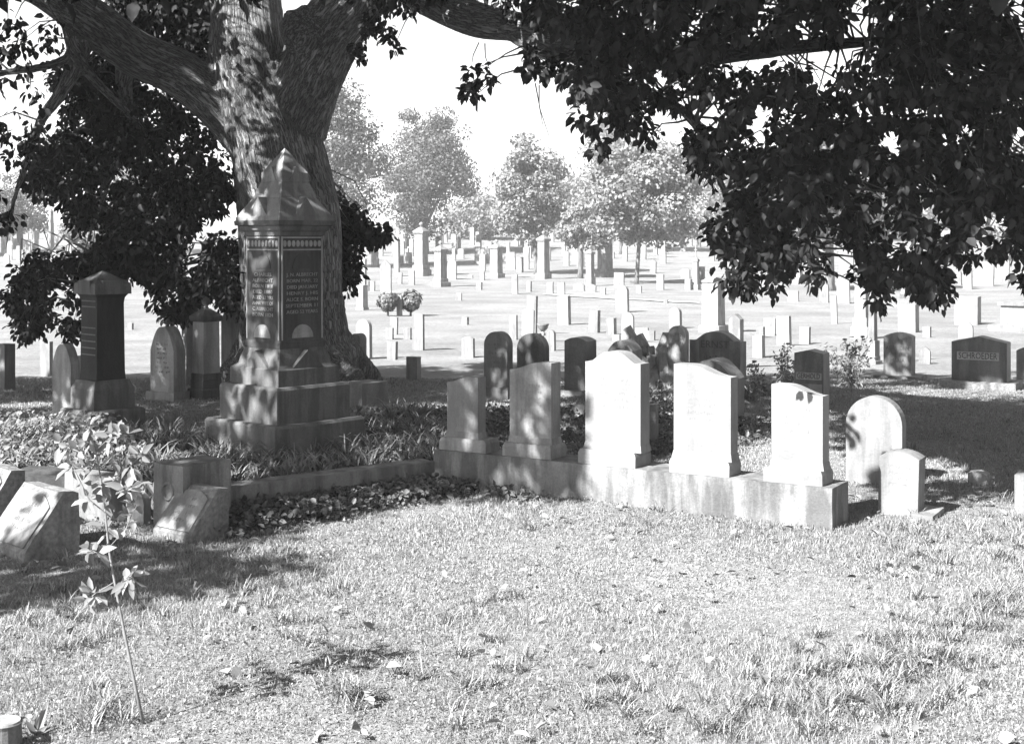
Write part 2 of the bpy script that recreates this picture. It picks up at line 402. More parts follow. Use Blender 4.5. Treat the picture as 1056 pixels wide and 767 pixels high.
rb.add(vs_, [(i * 6 + k, ((i + 1) % n) * 6 + k, ((i + 1) % n) * 6 + (k + 1) % 6, i * 6 + (k + 1) % 6) for i in range(n) for k in range(6)])
link('carved_ring', rb.mesh('carved_ring', smooth=True), M['C'], e)
def slant(px, yb, wpx, hpx, dep, yaw, mat, sidemat, label, rows=4, top=.12):
    D = gd(px, yb); w = wpx * D / F; h = hpx * D / F; x = (px - CX) / F * D
    e = empty('slant_marker', (x, D, g(x, D)), math.radians(yaw)); tag(e, label, 'headstone')
    # body: face leans back, top ridge at the rear
    def pr_(sx): return [(sx, 0, -.1), (sx, 0, .05), (sx, dep * .72, h), (sx, dep, h * .985), (sx, dep * 1.02, -.1)]
    A = pr_(-w / 2); B = pr_(w / 2); mb = MB().add(A + B, [(0, 1, 2, 3, 4), (9, 8, 7, 6, 5)] + [(i, i + 5, (i + 1) % 5 + 5, (i + 1) % 5) for i in range(5)])
    me = mb.mesh('body', .012, .008, 3); o = link('body', me, sidemat, e)
    # dressed face plate
    ang = math.atan2(h - .05, dep * .72); L = math.hypot(h - .05, dep * .72)
    pts = outline(w * .86, L * .9, 'seg'); pts = [(a, max(b_, L * .06)) for a, b_ in pts]
    mb = MB().prism(pts, -.006, .012); me = mb.mesh('face', .003)
    me.transform(Matrix.Translation((0, -.004, .055)) @ Matrix.Rotation(-(math.pi / 2 - ang), 4, 'X')); link('face', me, mat, e)
    mb = worn_rows(w * .5, L * .68, rows, .055, -.007, .028); me = mb.mesh('inscription'); me.transform(Matrix.Translation((0, -.004, .055)) @ Matrix.Rotation(-(math.pi / 2 - ang), 4, 'X'))
    link('inscription', me, M['letter_worn'], e)
slant(177, 557, 60, 51, .32, -38, M['L'], M['R'], 'slant faced grave marker with a rough side, leaning before the corner post')
slant(4, 572, 92, 64, .36, -45, M['W'], M['R'], 'big slant faced marker at the left edge, rough dark side towards the sapling')
slant(-38, 552, 60, 66, .34, -45, M['W'], M['R'], 'partly hidden slant marker cut by the left edge of the picture')
hs(66, 112, 130, 489, 536, 'flat', 'W', 'pale square topped block behind the sapling, right of the big slant marker', rough=.006, cat='grave block', name='grave_block')
hs(131, 148, 153, 508, 541, 'round', 'L', 'small round grey marker tucked between the sapling and the corner post', cat='marker', name='grave_marker')
D_ = gd(45, 520); o = link('ledger_stone', MB().box(-.45, .45, 0, .35, -.05, .17).mesh('ledger_stone', .03, .015, 3), M['B'], None, ((45 - CX) / F * D_, D_ + .25, g(-3.5, D_)), math.radians(-14))
tag(o, 'dark mossy ledger stone lying behind the big slant marker', 'ledger stone')

# ---------------------------------------------------------------- the big monument
BM = (-2.09, 12.49); byaw = math.radians(-42); bz = g(*BM)
e = empty('square_monument', (BM[0], BM[1], bz), byaw); tag(e, 'tall dark square monument with steep gabled cap and stepped base before the big tree', 'monument')
S = stone('lighter_monument_stone', .11, .4, .15)  # steps and cornice, lightened together with the sunlit cap
SC = stone('sunlit_cap_stone', .21, .4, .12)  # sunlight on the cap put into a paler stone tone
link('lower_step', MB().stack([(-.2, .515), (.31, .515), (.335, .50)]).mesh('lower_step', .012, .004, 3), S, e)
link('upper_step', MB().stack([(.333, .42), (.63, .42), (.655, .405)]).mesh('upper_step', .010, .003, 3), S, e)
mb = MB().stack([(.653, .355), (.80, .352), (.835, .30), (.90, .285), (.985, .255)])
for k in range(4):                                    # little pediments on the plinth block
    R = Matrix.Rotation(k * math.pi / 2, 4, 'Z')
    q = MB().prism([(-.19, .80), (.19, .80), (0, .965)], -.335, -.20); mb.add([tuple(R @ Vector(v)) for v in q.v], q.f)
link('pedimented_plinth', mb.mesh('pedimented_plinth', .005), S, e)
link('shaft', MB().stack([(.983, .262), (1.03, .262), (1.05, .25), (2.0, .246)]).mesh('shaft', .006), M['S'], e)
# carved faces: frame strips, arch head, sill arch, letters
M['carve_pale'] = stone('carved_margin', .30, .3, .1); M['carve_dark'] = stone('carved_recess', .05, .3, .1)
for k in (0, 1):
    R = Matrix.Rotation(k * math.pi / 2, 4, 'Z')
    def rot(mb_, nm, mt):
        mb_.v = [tuple(R @ Vector(v)) for v in mb_.v]; return link(nm, mb_.mesh(nm, 0), mt, e)
    fr = MB(); y = -.2505
    for x in (-.236, .224): fr.box(x, x + .012, y - .006, y + .02, 1.06, 1.99)
    fr.box(-.222, .222, y - .006, y + .02, 1.865, 1.878); fr.box(-.222, .222, y - .006, y + .02, 1.975, 1.988)
    for j in range(9):                                # guilloche frieze
        cx_ = -.2 + j * .05; ring = [(cx_ + .019 * math.cos(a), 1.927 + .03 * math.sin(a)) for a in [2 * math.pi * q / 10 for q in range(10)]]
        fr.prism(ring, y - .004, y + .01)
    rot(fr, 'carved_frame', M['carve_pale'])
    ar = [(-.11, 1.70), (.11, 1.70)] + [(.11 * math.cos(a), 1.70 + .14 * math.sin(a)) for a in [math.pi * q / 12 for q in range(13)]]
    rot(MB().prism(ar, y - .003, y + .01), 'arched_recess', M['carve_dark'])
    ar = [(.12 * math.cos(a), 1.075 + .12 * math.sin(a)) for a in [math.pi * q / 12 for q in range(13)]]
    rot(MB().prism(ar, y - .012, y + .01), 'sill_arch', M['carve_pale'])
    lines = ['J. N. ALBRECHT', 'BORN MAR. 22', 'DIED JANUARY', 'HENRY J. HIS', 'ALICE S. BORN', 'SEPTEMBER 11', 'AGED 52 YEARS'] if k == 1 else ['CHARLES', 'ALBRECHT', 'BORN 1818', 'DIED 1880', 'AGED 62 YRS', 'ANNA WIFE OF', 'C. ALBRECHT', 'BORN 1824']
    dz = .056 if k == 1 else .052
    for j, s in enumerate(lines):
        me = text_mesh(s, .062, .002); ws = max(v.co.x for v in me.vertices) * 2; kx = .36 / ws if k == 1 else min(1, .30 / ws)
        me.transform(R @ Matrix.Translation((0, y - .002, 1.645 - j * dz)) @ Matrix.Rotation(math.pi / 2, 4, 'X') @ Matrix.Diagonal((kx, .72, 1, 1)))
        me.name = 'inscription'; link('inscription', me, M['carve_pale'] if k == 1 else M['letter_mid'], e)
link('cornice', MB().stack([(1.998, .255), (2.03, .262), (2.05, .285), (2.085, .295), (2.095, .325), (2.135, .33)]).mesh('cornice', .004), S, e)
mb = MB().stack([(2.133, .318), (2.165, .316), (2.335, .212), (2.345, .205), (2.48, .160), (2.49, .152), (2.575, .150), (2.80, .004)])
for k in range(4):
    R = Matrix.Rotation(k * math.pi / 2, 4, 'Z')
    for (hw, za, zb, yy, y2) in ((.135, 2.168, 2.35, -.308, -.15), (.068, 2.50, 2.63, -.158, -.05)):
        q = MB().prism([(-hw, za), (hw, za), (0, zb)], yy, y2); mb.add([tuple(R @ Vector(v)) for v in q.v], q.f)
link('gabled_cap', mb.mesh('gabled_cap'), SC, e)

# ---------------------------------------------------------------- pedestal monuments
def ped(x0, x1, yt, yb, style, mat, label, yaw=-43, steps=((.12, 1.45), (.10, 1.2)), capk=1.22, group=None, cat='monument', dmat=None, taper=.95, d=None, slim=1.0):
    yw = math.radians(yaw); xc = (x0 + x1) / 2; D = d or gd(xc, yb); t = (xc - CX) / F; s, c = math.sin(yw), math.cos(yw)
    w = (x1 - x0) * D / F / ((c - t * s) + abs(-s - t * c)); Dc = D + w * .6 * steps[0][1] if steps else D + w * .6
    h = (yb - yt) * D / F; x = t * Dc; z = CH - (yb - HY) / F * D; z = g(x, Dc)
    h = (CH - (yt - HY) / F * Dc) - z
    e = empty('obelisk' if style == 'obelisk' else 'pedestal_monument', (x, Dc, z), yw); tag(e, label, cat, group)
    zz = 0; lv = []; a = w / 2; near = D < 30; bv = .008 if near else 0
    mb = MB(); zlo = -.25
    for (fh, k) in steps: mb.stack([(zlo, a * k), (zz + fh * h * .9, a * k), (zz + fh * h, a * k * .96)]); zz += fh * h; zlo = zz - .003
    if steps: link('stepped_base', mb.mesh('stepped_base', bv), M[mat], e)
    top = {'obelisk': 1.0, 'pyramid': .86, 'urn': .76, 'ball': .78, 'flat': .9, 'cross': .62, 'gable': .82}[style] * h
    if style == 'obelisk':
        link('shaft', MB().stack([(zz - .003, a), (h * .94, a * taper * .8), (h, .01)]).mesh('shaft', bv), M[dmat or mat], e); return e
    if style == 'flat': top = .94 * h
    link('die', MB().stack([(zz - .003, a * 1.02), (zz + .05 * h, a), (top - .03 * h, a * taper), (top, a * taper)]).mesh('die', bv), M[dmat or mat], e)
    if style == 'flat':
        link('cap', MB().stack([(top - .002, a * capk), (h, a * capk * .97)]).mesh('cap', bv), M[mat], e); return e
    ch = .05 * h
    if style in ('pyramid', 'gable'):
        cp = [(top - .003, a * capk * .9), (top + ch * .4, a * capk), (top + ch, a * capk), (h, .01)]
    elif style == 'cross': cp = [(top - .003, a * capk), (top + ch, a * capk * .9), (top + ch * 1.6, a * .6)]
    else: cp = [(top - .003, a * capk * .9), (top + ch * .5, a * capk), (top + ch, a * capk), (top + ch * 2.2, a * .5), (top + ch * 2.5, a * .3)]
    link('cap', MB().stack(cp).mesh('cap', bv * .6), M[mat], e)
    f0 = cp[-1][0] - .004; fh = h - f0
    if style == 'urn': link('urn', MB().lathe([(f0, a * .28), (f0 + fh * .15, a * .12), (f0 + fh * .45, a * .42), (f0 + fh * .7, a * .46), (f0 + fh * .78, a * .3), (f0 + fh * .92, a * .18), (h, .01)]).mesh('urn', smooth=True), M[mat], e)
    if style == 'ball': link('finial', MB().lathe([(f0, a * .25), (f0 + fh * .2, a * .12), (f0 + fh * .35, a * .3), (f0 + fh * .6, a * .42), (f0 + fh * .85, a * .3), (h, .01)]).mesh('finial', smooth=True), M[mat], e)
    if style == 'cross':
        q = a * .16; link('cross', MB().box(-q, q, -q, q, f0, h).box(-a * .65, a * .65, -q * .97, q * .97, f0 + fh * .58, f0 + fh * .58 + 2 * q).mesh('cross'), M[mat], e)
    return e
# left dark monument (cap with cross gable)
D_ = 13.9; lx = (105 - CX) / F * 14.3; e = empty('square_monument', (lx, 14.33, g(lx, 14.33)), math.radians(-43)); tag(e, 'dark square monument with a low pyramid cap at the left, its right face black', 'monument')
DS = stone('shade_dark_stone', .022, .35, .15); DB = stone('monument_base_stone', .10, .4, .15)  # shaft colour darkened so its shaded right face reads black
zp = lambda py: CH - (py - HY) / F * 14.0 - g(lx, 14.33)
link('lower_step', MB().stack([(-.2, .315), (zp(426), .315), (zp(424), .30)]).mesh('lower_step', .01, .003, 2), DB, e)
link('upper_step', MB().stack([(zp(424) - .003, .238), (zp(403), .235), (zp(396), .205), (zp(394), .2)]).mesh('upper_step', .008), DB, e)
link('shaft', MB().stack([(zp(394) - .003, .172), (zp(385), .165), (zp(314), .157), (zp(308), .165), (zp(304), .19)]).mesh('shaft', .006), DS, e)
mb = MB().stack([(zp(304) - .002, .213), (zp(297), .213), (zp(293), .208), (zp(280), .01)])
for k in range(4):
    R = Matrix.Rotation(k * math.pi / 2, 4, 'Z'); q = MB().box(-.12, .12, -.219, -.05, zp(303), zp(290)); mb.add([tuple(R @ Vector(v)) for v in q.v], q.f)
link('cap', mb.mesh('cap', .004), DB, e)
mb = MB()
for zz in [zp(y_) for y_ in (312, 318, 340, 347, 354, 361, 368)]: mb.box(-.135, .135, -.1665, -.15, zz, zz + .012)
link('carved_lines', mb.mesh('carved_lines'), DB, e)
ped(198, 227, 306, 412, 'urn', 'S', 'slim pedestal monument topped by a small urn, left of the big monument', steps=((.10, 1.35), (.09, 1.12), (.06, 1.08)), dmat='L')

hs(54, 73, 76, 355, 436, 'gothic', 'L', 'pale pointed headstone close against the left side of the dark monument', th=.12)
hs(80, 90, 93, 367, 398, 'flat', 'G', 'small grey block stone showing left of the dark monument shaft', cat='marker', name='grave_marker')
e_, w_, h_, t_ = hs(155, 179, 184, 337, 413, 'gothic', 'L', 'narrow pointed headstone with a finial between the two left monuments', base=(9, .04, 'W'), th=.2, text=worn('letter_dark', 7, .75, .03))
link('finial', MB().lathe([(h_ - .02, .03), (h_ + .02, .02), (h_ + .04, .06), (h_ + .07, .03), (h_ + .10, .01)], 0, .1).mesh('finial', smooth=True), M['S'], e_)
hs(228, 249, 252, 313, 393, 'gothic', 'W', 'tall mottled white pointed headstone half hidden behind the tree and the big monument', yaw=math.radians(-25))
hs(-3, 2, 9, 355, 402, 'flat', 'W', 'white stone showing its thin dark side at the left edge', th=.2)
hs(41, 51, 53, 352, 388, 'flat', 'W', 'white upright stone between the left edge and the pale pointed headstone')
ped(187, 200, 315, 398, 'urn', 'W', 'white urn monument glimpsed between pointed headstone and slim pedestal', steps=((.12, 1.25),))
hs(132, 135, 137, 333, 340, 'flat', 'G', 'tiny grey far marker right of the dark monument', cat='marker', name='grave_marker')
D_ = gd(372, 418)
o = link('stone_block', MB().box(-.17, .17, 0, .42, -.1, .27).mesh('stone_block', .012, .004, 2), M['G'], None, ((362 - CX) / F * D_ + .02, D_, g(-1.8, D_)), math.radians(-42))
tag(o, 'low grey stone block on the ground between the big monument and the tree foot', 'stone block')
hs(362, 370, 377, 344, 386, 'round', 'D', 'dark round topped headstone peeping from behind the tree foot', th=.2)
hs(420, 429, 433, 368, 392, 'flat', 'G', 'small grey square stone alone in the shade right of the tree foot')

# ---------------------------------------------------------------- middle: dark stones behind the row
hs(499, 523, 527, 342, 412, 'round', 'D', 'dark round topped headstone on a base, left of a pair behind the plinth', base=(13, .02, 'D'), th=.14, text=worn('letter_dark', 6, .8, .03))
hs(533, 561, 565, 344, 408, 'round', 'D', 'dark round topped headstone directly behind the second plinth stone', th=.14)
hs(582, 605, 616, 348, 408, 'seg', 'D', 'thick dark headstone with a curved top left of the middle white plinth stone', base=(6, .12, 'G'), th=.28)
hs(589, 603, 605, 417, 431, 'round', 'L', 'small pale round marker low in the shade behind the plinth', cat='marker', name='grave_marker', rough=.01)
hs(627, 652, 666, 351, 408, 'lowseg', 'D', 'dark curved headstone rising just behind the middle white plinth stone', th=.3)
hs(668, 676, 679, 417, 462, 'flat', 'D', 'dark slab standing in the shade between the middle and fourth plinth stones')
hs(689, 707, 709, 336, 402, 'round', 'L', 'pale grey round topped headstone with a carved rosette beside the wide lettered one', th=.12, text=lambda e, w, h, t_, z: link('rosette', MB().prism([((.07 if i % 2 else .045) * math.cos(i * math.pi / 8), h - .16 + (.07 if i % 2 else .045) * math.sin(i * math.pi / 8)) for i in range(16)], -.006, .01).mesh('rosette'), M['W'], e))
def m7(e, w, h, t_, z0):
    add_text(e, 'ERNST', .15, 0, -.002, h * .76, M['letter_dark']); 
    mb = worn_rows(w * .5, h * .5, 2, .1, 0, .05); link('inscription', mb.mesh('inscription'), M['letter_dark'], e)
    link('side_panel', MB().box(-w * .5, -w * .3, -.012, .0, .0, h * .84).mesh('side_panel'), M['G'], e); link('side_panel', MB().box(w * .3, w * .5, -.012, .0, .0, h * .84).mesh('side_panel'), M['G'], e)
hs(711, 763, 770, 342, 398, 'serp', 'G', 'wide grey lettered headstone with a wave top behind the fourth plinth stone', text=m7, th=.25)
hs(705, 755, 772, 371, 432, 'lowseg', 'D', 'thick dark rock edged headstone with an arched top close behind the fourth plinth stone', rough=.012, th=.38, base=(3, .10, 'W'))
hs(752, 763, 772, 324, 380, 'gable', 'G', 'tall narrow gabled grey stone right of the wide lettered headstone', th=.32)
def m10(e, w, h, t_, z0):
    link('name_band', MB().box(-w * .44, w * .44, -.006, .002, h * .50, h * .62).mesh('name_band'), M['letter_mid'], e)
    add_text(e, 'GERHOLD', h * .13, 0, -.009, h * .56, M['letter_black'], maxw=w * .78)
    link('date_panel', MB().box(-w * .46, w * .46, -.005, .002, .02, h * .43).mesh('date_panel'), M['G'], e)
hs(819, 849, 860, 361, 422, 'peak', 'D', 'dark peaked family headstone with a name band, behind the shortest plinth stone', text=m10, th=.24)
def m12(e, w, h, t_, z0):
    for i, (s, k) in enumerate((('ALLEN JOHN', .8), ('1838  1906', .55), ('MARIA', .5))): add_text(e, s, .085, 0, -.002, h * .66 - i * .095, M['letter_dark'], maxw=w * k)
hs(911, 940, 946, 343, 390, 'seg', 'G', 'grey lettered headstone with rough pitched sides on a slab, middle right', text=m12, th=.24, base=(3, .14, 'C'))
def m13(e, w, h, t_, z0):
    link('name_band', MB().box(-w * .40, w * .36, -.006, .002, z0 + (h - z0) * .47, z0 + (h - z0) * .65).mesh('name_band'), M['letter_mid'], e)
    add_text(e, 'SCHROEDER', (h - z0) * .20, -w * .02, -.009, z0 + (h - z0) * .56, M['letter_black'], maxw=w * .70)
hs(981, 1038, 1047, 347, 401, 'peak', 'D', 'wide dark headstone reading SCHROEDER on a rock faced base at the right', text=m13, th=.30, base=(8, .14, 'R'))
hs(1048, 1075, 1080, 358, 392, 'seg', 'G', 'grey curved headstone cut by the right edge behind the SCHROEDER stone', th=.2)
ped(895, 905, 252, 376, 'obelisk', 'G', 'slender grey obelisk whose top is lost in the hanging leaves', steps=((.035, 2.0), (.035, 1.6), (.13, 1.45)), cat='obelisk', taper=.8)
# stump
D_ = gd(672, 408); e = empty('tree_stump', (at(676, 400, D_ + 1.5).x, D_ + 1.5, g(1.8, D_ + 1.5)), 0); tag(e, 'broken weathered tree stump with splayed roots beyond the middle plinth stone', 'tree stump')
mb = MB(); random.seed(11)
for i in range(11):
    a = i / 11 * 2 * math.pi + random.uniform(-.2, .2); r1 = random.uniform(.35, .6); hh = random.uniform(.45, .85)
    mb.tube([(r1 * math.cos(a) * 1.3, r1 * math.sin(a), -.05), (r1 * .75 * math.cos(a), r1 * .7 * math.sin(a), .14), (r1 * .5 * math.cos(a), r1 * .4 * math.sin(a), hh * .7), (r1 * .75 * math.cos(a), r1 * .5 * math.sin(a), hh)], [.10, .15, .12, .07], 7)
stump_me = mb.mesh('stump_wood', 0, .02, 1); link('stump_wood', stump_me, M['L'], e)

# ---------------------------------------------------------------- far stones
FAR = [
 # x0,x1,x2,yt,yb,profile,mat,label
 (367,381,384,329,370,'round','W','white round topped headstone just right of the tree foot'),
 (399,407.5,410,352,371,'flat','W','small white block with a dark side, front of a cluster right of the tree'),
 (402,409,410,327,345,'flat','W','white block at the back of the small cluster below the left hedge bush'),
 (398,404.5,405,338,350,'flat','W','little white block at the left of the cluster below the two bushes'),
 (416,423,424,338,350,'flat','W','little white block at the right of the cluster below the two bushes'),
 (425,436,438,324,361,'flat','W','tall plain white slab casting a long thin shadow on the lawn'),
 (409,414,415,305,326,'flat','W','white stone standing between the two clipped bushes'),
 (392,403,404,268,303,'gable','W','white gabled slab standing above the left clipped bush'),
 (406,411,412.5,245,285,'flat','W','tall pale shaft left of the big urn topped monument'),
 (368,376,378,267,300,'flat','L','pale grey stone on a base seen right of the trunk leaves'),
 (380,386,387,290,300,'flat','W','tiny white block on the slope right of the trunk'),
 (410,414,415,281,293,'flat','W','tiny white block below the tall pale shaft'),
 (421,427,428,279,294,'flat','W','small white stone left of the steps of the big finial monument'),
 (461,470,471,267,288,'round','V','bright arched white stone right of the small urn pedestal'),
 (494,500,501,262,280,'flat','W','white slab beneath the middle tree, left of the dark sided pedestal'),
 (522,531,532,260,278,'flat','L','grey slab under the middle tree, left of a second grey slab'),
 (532,538,540,265,281,'flat','G','darker grey slab leaning under the middle tree'),
 (539,545,546,255,278,'flat','W','white slab immediately left of the middle tree trunk'),
 (495,499,500,280,289,'flat','W','tiny white marker on open lawn below the dark sided pedestal'),
 (491,496,497.5,291,299,'flat','W','small white marker on open lawn, one of two near the pale pillar'),
 (483,487,488,283,287,'seg','L','tiny low grey stone on the open lawn'),
 (528,533.5,534.5,283,303,'flat','W','white pillar stone left below the middle tree'),
 (543,547,548.5,290,301,'flat','L','small pale stone with dark side just below the middle tree'),
 (470,475.5,476.5,302,310,'flat','W','small leaning white marker alone on the open lawn'),
 (477,481,483,327,335,'flat','W','small white marker with dark side lower on the open lawn'),
 (476,488,489.5,347,369,'seg','W','broad white low headstone left of the first dark round headstone'),
 (525,532.5,534,325,350,'flat','W','tall narrow white slab above the gap between the two dark round headstones'),
 (542,552,554,305,345,'flat','W','tallest white slab of the stack behind the second dark round headstone'),
 (538,550,551,318,346,'seg','V','white slab standing in front of the tallest one of the stack'),
 (563,571.5,573.5,340,362,'round','W','white round headstone with dark side below the stone bowl'),
 (564,570,571,291,303,'flat','W','small white stone right below the middle tree trunk'),
 (575,582,583,291,304,'flat','W','white stone second to the right below the middle tree'),
 (575,586,589,305,335,'flat','L','pale grey tall stone with dark side in mid lawn'),
 (607,616,619,320,343,'flat','W','white headstone with dark side right of mid lawn, left of a dark edged one'),
 (625,633,636,328,345,'flat','W','white headstone with dark edge between two bright ones in mid lawn'),
 (633,637,638,345,352,'flat','G','tiny grey marker over the dark curved headstone'),
 (641,653,654,322,353,'round','V','bright white round headstone above the dark curved one'),
 (655,668,669,338,351,'flat','V','bright white low block next to the stump'),
 (669,672.5,674,341,351,'flat','G','small grey stone behind the stump'),
 (635,647,649,294,322,'round','W','tall white round topped headstone on the far edge of the lawn'),
 (633,643,644,281,296,'flat','W','white block directly behind the tall white round topped headstone'),
 (690,701,703.5,317,339,'round','V','bright round headstone above the pale grey rosette stone'),
 (677,684,685,283,299,'flat','V','white stone in the shade strip under the pale tree'),
 (656,661,662,295,302,'flat','W','tiny white stone at the foot of the pale tree'),
 (619,624,625,297,304,'flat','W','tiny white stone left below the large grey pedestal'),
 (604,614,615,293,301,'seg','W','low white stone beneath the large grey pedestal'),
 (591,602,603,292,300,'seg','W','low wide white stone left of the large grey pedestal foot'),
 (685,687.5,688.5,309,313,'flat','G','tiny dark marker near the end of the pale path'),
 (670,676,677,267,282,'gable','W','white pointed stone beyond the shade strip under the pale tree'),
 (702,711,712,277,287,'seg','V','bright white rounded stone left of the tall cross monument'),
 (706,712,713,288,299,'flat','W','white block at the foot of the tall cross monument'),
 (720,725,727,275,289,'flat','G','grey stone immediately right of the tall cross monument'),
 (728,733,734,285,297,'flat','W','white stone between the cross monument and the dark sided obelisk pedestal'),
 (801,814,816.5,326,356,'flat','V','large bright white slab with a dark edge above the tall weeds'),
 (787,799,800,328,346,'flat','L','pale slab left of the large bright white slab'),
 (778,784,788.5,346,369,'flat','V','white stone with a strong dark side left above the tall weeds'),
 (780,787,789,337,348,'flat','W','white stone behind the one with the strong dark side'),
 (824,834,836,337,355,'flat','V','square white headstone above the dark peaked family stone'),
 (812,823,824,300,311,'flat','L','small pale block under the hanging leaves, right centre'),
 (845,854,855,291,312,'round','W','white round topped headstone on the lawn under the leaves'),
 (857,863,864,305,334,'flat','V','tall thin bright white slab right of centre under the leaves'),
 (863,876,877,285,313,'round','V','large bright rounded headstone left of the grey obelisk'),
 (784,790,791,284,296,'flat','W','white stone seen through the hanging leaves right of the obelisk pedestal'),
 (929,938,939,285,303,'flat','L','pale grey stone behind the leaves left of the big square one'),
 (928,933,934,303,308,'flat','D','tiny dark marker under the leaf tips'),
 (926,944,949,314,343,'flat','V','broad bright white slab with a grey side behind the lettered headstone'),
 (952,958,960,337,348,'flat','V','small white block with a grey side on the open lawn at right'),
 (951,955,956,357,375,'gable','G','thin pointed grey stone leaning right of the lettered headstone'),
 (984,1008,1014,306,335,'flat','L','large square grey inscribed stone above the SCHROEDER headstone'),
 (988,1003,1004,332,349,'round','V','bright round white stone right above the SCHROEDER headstone'),
 (983,991,992,279,294,'round','G','dark arched stone on the far slope at right'),
 (993,1002,1003,278,298,'flat','V','white slab beside the dark arched far stone'),
 (1004,1011,1012,284,291,'flat','W','small white block in front of the big pale slab at far right'),
 (1004,1024,1025,270,295,'flat','L','big pale grey slab on the far right slope'),
 (1026,1040,1041,268,291,'flat','W','big white slab right of the pale grey one on the far slope'),
 (865,880,881,258,290,'flat','W','large white block monument behind the leaves on the far slope'),
 (1,10,11,240,262,'flat','W','pale block at the far left edge by the small trees'),
 (12,17,18,246,262,'flat','W','pale block beside the small left tree trunk'),
 (24,31,32,247,264,'flat','W','white block right of the small left tree trunk'),
 (66,74,75,330,344,'flat','W','white low block seen beneath the left hanging leaves'),
]
for a in FAR:
    x0, x1, x2, yt, yb, pf, mt, lb = a
    small = (yb - yt) < 11
    hs(x0, x1, x2, yt, yb, pf, mt, lb, cat='marker' if small else 'headstone', name='grave_marker' if small else 'headstone', lean=random.uniform(-.03, .03))
ped(427, 441.5, 229, 285, 'ball', 'W', 'large white stepped monument with pyramid cap and finial under the second far tree', steps=((.12, 1.5), (.08, 1.25)), yaw=-30)
ped(447.5, 461, 248, 296, 'urn', 'W', 'urn topped pedestal with a dark right face, right of the large finial monument', steps=((.10, 1.6), (.08, 1.2)), yaw=-40)
ped(505, 518.5, 247, 287, 'urn', 'L', 'pedestal with a dark right face under the left edge of the middle tree', steps=((.12, 1.35),), yaw=-35)
ped(554, 567, 238, 288, 'ball', 'W', 'finial topped white pedestal just right of the middle tree trunk', steps=((.12, 1.3),), yaw=-40)
ped(616, 632, 240, 286, 'flat', 'G', 'largest dark grey pedestal monument under the pale tree', steps=((.12, 1.3), (.06, 1.15)), yaw=-43)
ped(604, 613, 253, 295, 'ball', 'W', 'white finial monument left of the largest grey pedestal', steps=((.2, 1.3),), yaw=-35)
ped(714, 721, 252, 299, 'cross', 'V', 'tall white cross monument on the lawn right of the pale tree', steps=((.12, 1.5),), yaw=-30)
ped(723.5, 748, 284, 343, 'pyramid', 'L', 'tall square pedestal with a dark right face just left of the leaf curtain', steps=((.12, 1.28),), yaw=-33, capk=1.04)
ped(820, 828, 262, 293, 'obelisk', 'L', 'pale obelisk pedestal seen beneath the leaves right of centre', steps=((.18, 1.6),), cat='obelisk')
ped(881, 896, 292, 350, 'flat', 'L', 'light square pedestal behind the slender grey obelisk', steps=((.22, 1.5), (.16, 1.25)), yaw=-30, capk=1.02)
ped(367.5, 379.5, 294, 320, 'flat', 'L', 'pale pedestal with a dark side left of the clipped bushes', steps=((.12, 1.15),), yaw=-30, capk=1.02)
ped(669, 675, 214, 250, 'obelisk', 'W', 'white obelisk rising on the crest behind the pale tree', steps=((.15, 1.5),), cat='obelisk')
ped(50, 56, 215, 262, 'obelisk', 'W', 'thin white obelisk on the far left slope between the two small trees', steps=((.15, 1.5),), cat='obelisk')
ped(33, 40, 238, 264, 'flat', 'L', 'pedestal with a dark side right of the small left tree', steps=((.15, 1.4),))
ped(376, 386, 228, 262, 'urn', 'W', 'white monument with a rounded urn on the crest just right of the trunk leaves', steps=((.15, 1.5),))
# tomb chest at the right edge
D_ = gd(1048, 342); e = empty('chest_tomb', ((1052 - CX) / F * D_, D_, g(13, D_)), YAW); tag(e, 'flat topped chest tomb cut by the right edge of the picture', 'tomb'); k = D_ / F
link('chest', MB().box(-19 * k, 30 * k, 0, .9, -.1, 26 * k).mesh('chest', .02), M['L'], e); link('top_slab', MB().box(-22 * k, 33 * k, -.08, 1.0, 26 * k + .003, 30 * k).mesh('top_slab', .02), M['G'], e); link('plinth', MB().box(-30 * k, 36 * k, -.3, 1.2, -.1, 6 * k).mesh('plinth', .02), M['W'], e)
# bowl on a stem
D_ = gd(560, 352); e = empty('stone_bowl', ((560 - CX) / F * D_, D_, g(1, D_))); k = D_ / F; tag(e, 'wide stone garden bowl on a stem behind the second dark round headstone', 'stone bowl')
link('stem', MB().lathe([(-.1, 3 * k), (1.5 * k, 3 * k), (4 * k, 1 * k), (10 * k, 1.6 * k)]).mesh('stem', smooth=True), M['W'], e); link('bowl', MB().lathe([(10 * k, 1.6 * k), (13 * k, 4.5 * k), (17 * k, 6 * k), (18 * k, 6.6 * k), (17 * k, 5.2 * k), (14 * k, 3 * k)], n=18).mesh('bowl', smooth=True), M['W'], e)
